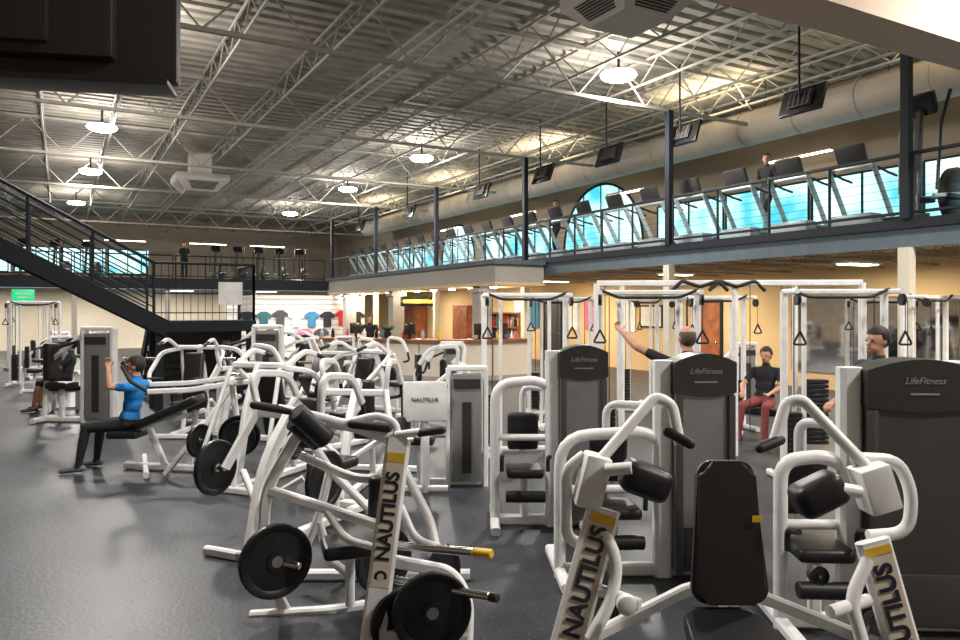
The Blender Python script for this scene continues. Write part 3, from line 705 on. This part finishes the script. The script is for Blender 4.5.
bt(m,[(318,520,4.9),(330,560,5.1),(352,577,5.25)],.05,.05)
bt(m,[(330,470,4.9),(318,520,4.9),(300,560,5.0)],.05,.05); bt(m,[(300,424,4.58),(330,470,4.9),(380,520,4.9)],.05,.05)
part(m,'frame',WHITE,t,off=b1)
dd=(q-p).normalized()
part(MB().sweep([p.lerp(q,.28)+fc*.026,p.lerp(q,.93)+fc*.026],rrect(.006,.105,.001),up=wd),'decal_panel',CREAM,t,off=b1)
mast_text(t,p.lerp(q,.62)+fc*.033,dd,fc,b1,.108)
part(MB().sweep([p.lerp(q,.885)+fc*.03,p.lerp(q,.93)+fc*.03],rrect(.006,.105,.001),up=wd),'decal_band',YEL,t,off=b1)
part(MB().lathe(p.lerp(q,.33)+fc*.028,fc,[(.036,0),(.036,.004)],24),'emblem',NAVY,t,off=b1)
part(MB().lathe(p.lerp(q,.33)+fc*.032,fc,[(.02,0),(.02,.004)],24),'emblem_center',CREAM,t,off=b1)
def lever(pts,r=.024): part(MB().tube([Q(*x) for x in pts],r,.08),'lever_arm',WHITE,t,off=b1)
lever([(345,423,4.5),(300,412,4.4),(278,408,4.36)]); lever([(345,423,4.5),(378,415,4.5),(398,424,4.5),(392,470,4.45)])
lever([(396,435,4.45),(420,432,4.4)]); lever([(325,508,4.55),(345,540,4.45),(388,550,4.42)])
lever([(400,505,4.4),(415,540,4.35),(440,548,4.3)])
def grip(a,b,r=.024): part(MB().capsule(Q(*a),Q(*b),r,r),'handle',RUBBER,t,off=b1)
grip((254,405,4.3),(290,411,4.38)); grip((420,433,4.4),(442,430,4.4)); grip((352,424,4.45),(388,428,4.45),.028)
part(MB().cyl(Q(296,412,4.3),Q(326,440,4.42),.062),'roller_pad',BLACK,t,off=b1)
part(MB().cyl(Q(292,422,4.5),Q(318,444,4.62),.05),'roller_pad',BLACK,t,off=b1)
R0=Matrix.Rotation(-YAW+.3,3,'Z')@Matrix.Rotation(.2,3,'X')
part(MB().box(Q(383,497,4.55),(.18,.08,.28),rot=R0,bev=.035,seg=3),'chest_pad',BLACK,t,off=b1)
part(MB().box(Q(350,546,4.6),(.34,.3,.08),rot=Matrix.Rotation(-YAW+.3,3,'Z'),bev=.03,seg=3),'seat',BLACK,t,off=b1)
part(MB().cyl(Q(350,550,4.62),G(350,4.68,.05),.03),'seat_post',WHITE,t,off=b1)
for a,b in (((392,545,4.42),(474,552,4.16)),((396,580,4.42),(490,597,4.1)),((236,556,4.62),(300,566,4.5))):
    part(MB().cyl(Q(*a),Q(*b),.024),'plate_peg',CHROME,t,off=b1)
part(MB().cyl(Q(474,552,4.16),Q(492,554,4.1),.026),'peg_tip',YEL,t,off=b1)
part(MB().cyl(Q(498,598,4.07),Q(490,597,4.1),.026),'peg_tip',SHDARK,t,off=b1)
plate(Q(276,561,4.5),V((.1,-1,.0)))
plate(Q(432,612,4.18),V((-S+.25,-C,0))); plate(Q(404,622,4.3),V((-S+.5,-C,0)),.9)
plate(Q(384,560,5.1),V((-S+.7,-C,0)),1.0); plate(Q(440,575,4.9),V((-S+.9,-C,0)),.9)
# F2
b2=G(728,3.6)
t=thing('plate_loaded_machine','white plate-loaded lateral machine with central black seat','exercise machine',b2,group='plate-loaded machines')
def side(leg,tf,blk,arm,gr,pad,loops):
    p,q=leg; fr=MB(); fr.sweep([p,q],rrect(.06,.165,.02),up=wd); d=(q-p).normalized()
    for L in loops: fr.tube([Q(*x) for x in L],.03,.1)
    part(fr,'frame',WHITE,t,off=b2)
    part(MB().sweep([p.lerp(q,.20)+fc*.032,p.lerp(q,.98)+fc*.032],rrect(.006,.125,.001),up=wd),'decal_panel',CREAM,t,off=b2)
    part(MB().sweep([p.lerp(q,.93)+fc*.036,p.lerp(q,.975)+fc*.036],rrect(.006,.125,.001),up=wd),'decal_band',YEL,t,off=b2)
    part(MB().lathe(p.lerp(q,tf)+fc*.036-d*.36,fc,[(.04,0),(.04,.004)],24),'emblem',NAVY,t,off=b2)
    part(MB().lathe(p.lerp(q,tf)+fc*.040-d*.36,fc,[(.022,0),(.022,.004)],24),'emblem_center',CREAM,t,off=b2)
    mast_text(t,p.lerp(q,tf)+fc*.04,d,fc,b2,.115)
    part(MB().box(Q(*blk[0]),blk[1],rot=Matrix.Rotation(-YAW+blk[2],3,'Z')@Matrix.Rotation(blk[3],3,'Y'),bev=.02),'pivot_housing',WHITE,t,off=b2)
    part(MB().tube([Q(*x) for x in arm],.028,.09,12),'lever_arm',WHITE,t,off=b2)
    part(MB().capsule(Q(*gr[0]),Q(*gr[1]),.026,.026),'handle',RUBBER,t,off=b2)
    part(MB().box(Q(*pad[0]),(.24,.17,.16),rot=Matrix.Rotation(-YAW,3,'Z')@Matrix.Rotation(pad[1],3,'Y'),bev=.06,seg=4),'arm_pad',BLACK,t,off=b2)
side((Q(550,709.7,3.55),Q(604,508,3.7)),.64,((592,480,3.7),(.13,.16,.26),0,.25),
     [(585,478,3.68),(655,396,3.8),(672,404,3.8),(680,445,3.75)],((668,432,3.76),(690,444,3.7)),((645,480,3.62),.35),
     [[(585,455,3.75),(566,470,3.75),(566,540,3.75),(598,548,3.75)],[(606,470,3.6),(632,468,3.55)],[(598,520,3.7),(618,560,3.6),(612,600,3.55),(590,640,3.5)],[(600,590,3.6),(640,605,3.5)]])
side((Q(922,716,3.5),Q(872,540,3.55)),.56,((874,487,3.55),(.15,.16,.22),0,-.3),
     [(880,480,3.53),(802,399,3.72),(786,402,3.74),(773,446,3.7)],((780,440,3.7),(760,448,3.64)),((818,494,3.5),-.45),
     [[(852,458,3.6),(898,460,3.6),(912,492,3.6),(909,533,3.6),(868,536,3.6)],[(860,492,3.45),(835,488,3.45)],[(868,560,3.5),(850,600,3.45),(862,640,3.4)],[(868,600,3.5),(830,612,3.4)]])
m=MB(); m.rt([Q(566,650,3.58),Q(690,588,3.75),Q(728,590,3.78),Q(765,598,3.75),Q(905,655,3.5)],.05,.06,.05)
m.rt([G(728,3.75,.04),G(728,3.0,.04)],.08,.08); m.rt([G(728,3.72,.05),Q(728,560,3.66)],.07,.09); m.rt([G(545,3.56,.04),G(925,3.5,.04)],.08,.08)
m.rt([G(730,3.3,.05),Q(730,645,3.3)],.07,.07)
part(m,'frame',WHITE,t,off=b2)
def rpoly(w0,w1,h,r=.07):
    pts=[]
    for (x,z,a0) in ((w0/2-r,-h/2+r,-90),(w1/2-r,h/2-r,0),(-w1/2+r,h/2-r,90),(-w0/2+r,-h/2+r,180)):
        for k in range(6):
            a=math.radians(a0+18*k); pts.append((x+r*math.cos(a),z+r*math.sin(a)))
    return pts
mm=MB(); mm.prism([(x,-.04,z) for x,z in rpoly(.36,.27,.66)],(0,.08,0))
bmesh.ops.bevel(mm.bm,geom=[e for e in mm.bm.edges if abs(e.verts[0].co.y-e.verts[1].co.y)<1e-5],offset=.025,segments=3,affect='EDGES')
o=part(mm,'backrest',BLACK,t); o.location=Q(727,531,3.55)-b2; o.rotation_euler=(-.12,0,-YAW)
mm=MB(); mm.prism([(x,-.04,z) for x,z in rpoly(.42,.34,.4)],(0,.08,0))
bmesh.ops.bevel(mm.bm,geom=[e for e in mm.bm.edges if abs(e.verts[0].co.y-e.verts[1].co.y)<1e-5],offset=.025,segments=3,affect='EDGES')
o=part(mm,'seat',BLACK,t); o.location=Q(731,638,3.3)-b2; o.rotation_euler=(-pi/2+.1,0,-YAW)
part(MB().box(Q(757,519,3.5),(.045,.004,.03),rot=Matrix.Rotation(-YAW,3,'Z')),'yellow_tag',YEL,t,off=b2)
part(MB().lathe(Q(625,602,3.45),fc,[(.03,0),(.045,.01),(.045,.05),(.03,.06)],16),'roller_wheel',WHITE,t,off=b2)
plate(Q(603,590,4.0),V((-1,.3,0)),.8); plate(Q(818,575,3.75),V((-S,-C,0)),.22)
plate(Q(870,655,3.6),V((-S+.8,-C,0)),.9)

def cable_station(loc,rot,w=1.1,h=2.15,label='tall white cable station with weight stacks and hanging handles'):
    t=thing('cable_machine',label,'exercise machine',loc,rot,'cable stations')
    m=MB()
    for s in (-1,1):
        m.rt([(s*w/2,0,0),(s*w/2,0,h)],.07,.07,up=V((0,1,0))); m.rt([(s*w/2,-.42,.04),(s*w/2,.42,.04)],.07,.07); m.rt([(s*w/2-s*.22,.0,0),(s*w/2-s*.22,.0,h)],.045,.045,up=V((0,1,0)))
    m.rt([(-w/2,0,h),(w/2,0,h)],.06,.06); m.rt([(-w/2,0,.05),(w/2,0,.05)],.06,.06)
    m.rt([(-w/2,0,h),(-w/2,-.35,h)],.05,.05); m.rt([(w/2,0,h),(w/2,-.35,h)],.05,.05)
    part(m,'frame',WHITE,t)
    for s in (-1,1):
        m=MB()
        for k in range(12): m.box((s*(w/2-.11),.0,.15+.055*k),(.14,.12,.048),bev=.006,seg=1)
        part(m,'weight_stack',IRON,t)
        part(MB().tube([(s*(w/2-.11),0,.8),(s*(w/2-.11),0,h-.05)],.006,n=5),'cable',RUBBER,t)
        part(MB().lathe((s*w/2-.02,-.35,h-.09),(1,0,0),[(.06,0),(.065,.008),(.05,.02),(.065,.032),(.06,.04)],16),'pulley',BLACK,t)
        part(MB().tube([(s*w/2,-.41,h-.1),(s*w/2,-.41,h-.42)],.005,n=5),'cable',RUBBER,t)
        part(MB().tube([(s*w/2,-.41,h-.42),(s*w/2-.07,-.41,h-.56),(s*w/2+.07,-.41,h-.56),(s*w/2,-.41,h-.42)],.012,.03),'handle',RUBBER,t)
    part(MB().tube([(-.5*w,-.1,h+.03),(-.3*w,-.14,h-.06),(.3*w,-.14,h-.06),(.5*w,-.1,h+.03)],.018,.06),'pull_up_bar',RUBBER,t)
    return t
C0=cable_station(G(525,10.0),RC+.1,1.1,2.1)
for u_,d_,r_ in ((648,8.6,RC-.15),(712,11.9,RC+.2),(834,8.2,RC),(925,11.5,RC+.5),(560,13.4,RC),(880,14.0,RC-.4),(35,19,-.2),(28,24,.3),(640,14.5,.2)):
    clone(C0,G(u_,d_),r_)
a=G(597,9.9,2.25); b=G(862,9.6,2.25)
o0=G(720,9.8)
t=thing('cable_machine','long white overhead beam with black multi-grip bars joining cable towers','exercise machine',o0)
part(MB().rt([a,b],.06,.08).rt([G(597,9.9,0),a],.08,.08).rt([b,G(862,9.6,0)],.08,.08).rt([G(735,9.75,0),G(735,9.75,2.25)],.07,.07).rt([G(795,9.68,0),G(795,9.68,2.25)],.06,.06).rt([G(622,9.87,0),G(622,9.87,2.25)],.06,.06),'frame',WHITE,t,off=o0)
for u_ in (700,737):
    part(MB().tube([G(u_-28,9.7,2.15),G(u_-18,9.7,2.28),G(u_,9.7,2.2),G(u_+18,9.7,2.28),G(u_+28,9.7,2.15)],.024,.05),'pull_up_bar',RUBBER,t,off=o0)
for u_ in (605,678,750,782):
    part(MB().tube([G(u_,9.75,.3),G(u_,9.75,2.22)],.006,n=5),'cable',RUBBER,t,off=o0)
m=MB()
for k in range(14): m.box(G(815,9.65,.2+.06*k),(.3,.14,.05),rot=Matrix.Rotation(RC,3,'Z'),bev=.006,seg=1)
part(m,'weight_stack',IRON,t,off=o0)
def stack_tower(loc,rot,h=1.5,w=.3,label='grey weight stack tower with white side frames'):
    t=thing('weight_machine',label,'exercise machine',loc,rot,'weight stack towers')
    m=MB(); m.rt([(-w/2-.04,0,0),(-w/2-.04,0,h)],.14,.06,up=V((1,0,0))); m.rt([(w/2+.04,0,0),(w/2+.04,0,h)],.14,.06,up=V((1,0,0))); m.rt([(-w/2-.05,0,h),(w/2+.05,0,h)],.14,.06)
    m.rt([(-w/2-.6,.0,.04),(w/2+.05,0,.04)],.07,.07); m.rt([(-w/2-.6,-.3,.04),(-w/2-.6,.3,.04)],.07,.07); m.rt([(-w/2-.6,0,.04),(-w/2-.55,0,.8),(-w/2-.05,0,1.2)],.05,.06,.15)
    part(m,'frame',WHITE,t)
    m=MB(); m.box((0,0,h/2),(w,.2,h-.12),bev=.02); part(m,'weight_stack_shroud',SHROUD,t)
    part(MB().box((0,-.108,h*.42),(w*.3,.01,h*.6)),'shroud_window',SHDARK,t)
    part(MB().box((0,-.108,h-.16),(w*.9,.012,.1)),'label_plate',SHDARK,t)
    part(MB().box((-w/2-.35,0,.5),(.32,.34,.09),bev=.035,seg=3),'seat',BLACK,t); part(MB().rt([(-w/2-.35,0,.05),(-w/2-.35,0,.46)],.06,.06),'seat_post',WHITE,t)
    part(MB().box((-w/2-.5,0,.82),(.09,.3,.5),bev=.035,seg=3),'backrest',BLACK,t)
    part(MB().tube([(-w/2-.05,-.15,1.1),(-w/2-.35,-.25,1.0),(-w/2-.35,-.25,.8)],.022,.06),'handle',RUBBER,t)
    return t
S0=stack_tower(G(467,8.1),RC,1.27,.32)
for u_,d_,r_ in ((99,12.6,RC-.1),(268,14.0,RC-.1),(262,18.8,RC),(60,17.5,RC+.5),(60,21,.2),(100,23,.4),(345,17.4,RC),(452,14.3,RC+.3),(588,12.0,RC),(945,8.8,RC+.4),(745,13.9,RC+.3)):
    s_=clone(S0,G(u_,d_),r_)
    if u_ in (99,268): s_.scale=(1.3,1,1.25)
pc=G(425,7.75,.95)
t=thing('instruction_panel','white machine panel with small dark lettering on a post','sign',G(425,7.75))
part(MB().box(pc,(.46,.05,.42),rot=Matrix.Rotation(-YAW,3,'Z'),bev=.03),'panel',WHITE,t,off=G(425,7.75)); part(MB().rt([G(425,7.8,0),G(425,7.8,.8)],.08,.08).rt([G(402,7.8,.04),G(448,7.8,.04)],.06,.06),'post',WHITE,t,off=G(425,7.75))
text('NAUTILUS',.06,pc+fc*.03+V((0,0,.02)),wd,(0,0,1),NAVY,t,off=G(425,7.75))
bl=G(764,10.9)
t=thing('weight_bench','flat black weight bench on a white frame','bench',bl,.3)
part(MB().box((0,0,.42),(.3,1.1,.09),bev=.035,seg=3),'seat',BLACK,t); part(MB().rt([(0,-.45,.0),(0,-.45,.38)]).rt([(0,.45,.0),(0,.45,.38)]).rt([(-.25,-.45,.03),(.25,-.45,.03)],.05,.06).rt([(-.25,.45,.03),(.25,.45,.03)],.05,.06).rt([(0,-.45,.36),(0,.45,.36)],.05,.05),'frame',WHITE,t)
# ================= PEOPLE
def person(label,loc,rot,P={},top=DKCL,bottom=GREYCL,hair=HAIR,bald=False,voxel=.012,shorts=False,head_rot=0.0,curl=.9):
    J=dict(pel=(0,0,.95),chest=(0,0,1.25),neck=(0,-.01,1.47),head=(0,.02,1.63),
      sl=(-.18,0,1.41),sr=(.18,0,1.41),el=(-.24,-.03,1.13),er=(.24,-.03,1.13),wl=(-.24,.1,.90),wr=(.24,.1,.90),
      hl=(-.09,0,.92),hr=(.09,0,.92),kl=(-.1,.03,.5),kr=(.1,.03,.5),al=(-.1,-.02,.09),ar=(.1,-.02,.09),tl=(-.12,.15,.035),tr=(.12,.15,.035))
    J.update(P); J={k:V(v) for k,v in J.items()}
    t=thing('person',label,'person',loc,rot)
    m=MB(); bones=[]
    def cap(a,b,ra,rb,mi): m.capsule(a,b,ra,rb); bones.append((V(a),V(b),(ra+rb)/2,mi))
    up=(J['neck']-J['pel']).normalized(); rt=(J['sr']-J['sl']).normalized(); fw=up.cross(rt).normalized(); up2=rt.cross(fw)
    R=Matrix((rt,fw,up2)).transposed()
    for f,r in ((.72,(.165,.105,.17)),(.45,(.145,.1,.17)),(.12,(.155,.108,.14)),(.0,(.15,.11,.1))):
        c=J['pel'].lerp(J['neck'],f); m.ell(c,r,R)
    bones.append((J['pel'].lerp(J['neck'],.2),J['pel'].lerp(J['neck'],.85),.14,1)); bones.append((J['pel']-up*.1,J['pel'].lerp(J['neck'],.04),.14,2))
    up_c=J['pel'].lerp(J['neck'],.86)
    for s in 'lr':
        cap(up_c,J['s'+s],.075,.062,1)
        sh,e,w=J['s'+s],J['e'+s],J['w'+s]; mid=sh.lerp(e,.6)
        cap(sh,mid,.058,.048,1); cap(mid,e,.043,.037,0); cap(e,e.lerp(w,.35),.039,.041,0); cap(e.lerp(w,.35),w,.04,.026,0)
        hd=(w-e).normalized(); side_=hd.cross(V((0,0,1)))
        if side_.length<.2: side_=hd.cross(V((0,1,0)))
        side_.normalize(); nn=side_.cross(hd).normalized()*(1 if s=='l' else -1)
        for k in (-1,0,1): cap(w+side_*.008*k,w+hd*.085+side_*.022*k,.017,.015,0)
        for k,ln in zip((-1.5,-.5,.5,1.5),(.065,.078,.083,.07)):
            b=w+hd*.085+side_*.019*k; k1=b+(hd*math.cos(curl*.6)+nn*math.sin(curl*.6))*ln*.5; k2=k1+(hd*math.cos(curl*1.9)+nn*math.sin(curl*1.9))*ln*.5
            cap(b,k1,.0095,.009,0); cap(k1,k2,.009,.008,0)
        tb=w+hd*.03+side_*.028; tm=tb+(hd*.6+side_*.6+nn*.5).normalized()*.04; cap(tb,tm,.012,.011,0); cap(tm,tm+(hd*.8+nn*.6).normalized()*.03,.011,.009,0)
        h,k,a,tt=J['h'+s],J['k'+s],J['a'+s],J['t'+s]
        cap(h,k,.085,.06,2); cap(k,k.lerp(a,.35),.056,.056,0 if shorts else 2); cap(k.lerp(a,.35),a,.056,.038,0 if shorts else 2)
        bk=a-(tt-a).normalized()*.05; bk.z=a.z-.03; cap(bk,a+V((0,0,-.03)),.038,.04,3); cap(a+V((0,0,-.03)),tt,.042,.032,3)
    cap(J['neck']-up*.03,J['head']-V((0,0,.06)),.058,.052,0)
    Rh=Matrix.Rotation(head_rot,3,'Z')
    hc=J['head']; hh=lambda x,y,z: hc+Rh@V((x,y,z))
    m.ell(hh(0,0,.02),(.075,.095,.1),Rh); m.ell(hh(0,.025,-.05),(.056,.066,.062),Rh); bones.append((hh(0,0,-.05),hh(0,0,.04),.08,0))
    m.capsule(hh(0,.088,.01),hh(0,.108,-.022),.009,.014); m.capsule(hh(-.03,.083,.028),hh(.03,.083,.028),.012,.012)
    m.capsule(hh(-.02,.083,-.052),hh(.02,.083,-.052),.009,.009)
    for s in (-1,1): m.ell(hh(s*.076,-.005,0),(.012,.02,.032),Rh)
    me=m.mesh('body'); tmp=bpy.data.objects.new('tmp',me); COL.objects.link(tmp)
    r=tmp.modifiers.new('r','REMESH'); r.mode='VOXEL'; r.voxel_size=voxel
    sm=tmp.modifiers.new('s','SMOOTH'); sm.factor=.5; sm.iterations=3
    bpy.context.view_layer.update(); dg=bpy.context.evaluated_depsgraph_get()
    nm=bpy.data.meshes.new_from_object(tmp.evaluated_get(dg)); bpy.data.objects.remove(tmp); nm.name='body'
    nm.materials.clear()
    for x in (SKIN,top,bottom,SHOE): nm.materials.append(x)
    for p in nm.polygons:
        c=p.center; best=9;bi=0
        for a,b,rr,mi in bones:
            ab=b-a; tt=max(0,min(1,(c-a).dot(ab)/max(ab.length_squared,1e-9))); dd=(c-(a+ab*tt)).length-rr
            if dd<best: best=dd;bi=mi
        p.material_index=bi; p.use_smooth=True
    bo=bpy.data.objects.new('body',nm); COL.objects.link(bo); bo.parent=t
    for s in (-1,1): part(MB().ell(hh(s*.03,.087,.008),(.011,.008,.008),Rh,8,6),'eye',DKCL,t)
    part(MB().capsule(hh(-.018,.091,-.052),hh(.018,.091,-.052),.004,.004,6),'mouth',REDPANT,t)
    hm=MB(); sc=(.089,.11,.108) if not bald else (.0775,.0975,.1)
    hm.ell(hh(0,-.01,.034 if not bald else .02),sc,Rh,24,18)
    inv=Rh.inverted(); kill=[]
    for v in hm.bm.verts:
        l=inv@(v.co-hc)
        if (l.y>.035 and l.z<.06) or (l.y>-.015 and l.z<.015) or l.z<-.06 or (bald and l.z>.075): kill.append(v)
    bmesh.ops.delete(hm.bm,geom=kill,context='VERTS'); part(hm,'hair',hair,t)
    return t
def seated(): 
    return dict(pel=(0,0,.57),chest=(0,-.05,.82),neck=(0,-.1,1.07),head=(0,-.08,1.23),sl=(-.18,-.1,1.0),sr=(.18,-.1,1.0),hl=(-.09,.02,.56),hr=(.09,.02,.56),
      kl=(-.17,.42,.53),kr=(.17,.42,.53),al=(-.19,.5,.09),ar=(.19,.48,.09),tl=(-.22,.68,.035),tr=(.22,.66,.035))
sp=seated(); sp.update(el=(-.3,.08,1.02),er=(.3,.08,1.02),wl=(-.26,.12,1.22),wr=(.26,.12,1.22))
person('seated person in blue t-shirt and black trousers pressing two handles',G(129,8.85),math.radians(60.7),sp,BLUE,DKCL,HAIR,voxel=.010)
sp=seated(); sp.update(el=(-.28,.1,.8),er=(.28,.1,.8),wl=(-.2,.3,.72),wr=(.2,.3,.72))
bl2=G(66,14.2)
t=thing('weight_bench','small flat black bench on a white frame','bench',bl2,math.radians(80))
part(MB().box((0,0,.42),(.32,.6,.09),bev=.035,seg=3),'seat',BLACK,t); part(MB().rt([(0,-.2,.0),(0,-.2,.38)]).rt([(0,.2,.0),(0,.2,.38)]).rt([(0,-.22,.36),(0,.22,.36)],.05,.05).rt([(0,-.22,.03),(0,.22,.03)],.05,.05),'frame',WHITE,t)
person('seated person in dark top and shorts with bare legs',bl2,math.radians(80),sp,GREYCL,DKCL,HAIR,voxel=.016,shorts=True)
person('seated person in black t-shirt and dusty red trousers on bench',bl,math.radians(110),dict(sp),DKCL,REDPANT,HAIR,voxel=.014)
st=dict(el=(-.42,.18,1.55),wl=(-.5,.36,1.68),er=(.33,.1,1.2),wr=(.3,.3,1.1))
person('bald person in black t-shirt reaching one arm up',G(688,6.9),-YAW+.15,st,DKCL,GREYCL,HAIRG,bald=True,voxel=.010)
st=dict(el=(-.26,.1,1.15),wl=(-.2,.3,1.1),er=(.26,.1,1.15),wr=(.2,.3,1.1))
person('standing person in charcoal t-shirt with short dark hair',G(879,6.4),pi/2-YAW+.35,st,GREYCL,DKCL,HAIR,voxel=.010)
def runner(label,yy,top,bottom,hair,sh=False):
    person(label,(13.2,yy,MZ+.2),pi/2,dict(kl=(-.1,.18,.52),al=(-.1,.12,.09),tl=(-.11,.28,.04),kr=(.1,.0,.5),ar=(.1,-.22,.1),tr=(.11,-.06,.035),el=(-.26,-.06,1.16),wl=(-.22,.2,1.12),er=(.26,-.04,1.16),wr=(.22,.22,1.1)),top,bottom,hair,voxel=.012,shorts=sh,head_rot=.5)
k1=min(tys,key=lambda v:abs(v-10.9)); k2=min(tys,key=lambda v:abs(v-18.7))
runner('person in black t-shirt walking on a treadmill',k1,DKCL,GREYCL,HAIR,True)
runner('person in grey top walking on a treadmill',k2,GREYCL,DKCL,HAIR)
person('standing person in black clothes at the far balcony railing',(5.0,37.0,MZ),pi,{},DKCL,DKCL,HAIR,voxel=.02)
person('person in black shirt standing behind the bar',(8.1,21.2,0),pi-.4,dict(el=(-.28,.12,1.2),wl=(-.2,.34,1.2),er=(.28,.12,1.2),wr=(.2,.34,1.2)),DKCL,DKCL,HAIR,voxel=.018)

cam=bpy.data.cameras.new('camera'); cam.sensor_width=36; cam.lens=F/960*36; cam.shift_y=-10/960; cam.clip_end=200
co=bpy.data.objects.new('camera',cam); COL.objects.link(co); co.location=(0,0,H); co.rotation_euler=(pi/2,0,-YAW)
bpy.context.scene.camera=co
w=bpy.data.worlds.new('world'); w.use_nodes=True; bpy.context.scene.world=w
w.node_tree.nodes['Background'].inputs['Color'].default_value=(.5,.8,.9,1); w.node_tree.nodes['Background'].inputs['Strength'].default_value=.6
bpy.context.scene.view_settings.view_transform='Standard'
bpy.context.scene.view_settings.exposure=0.25
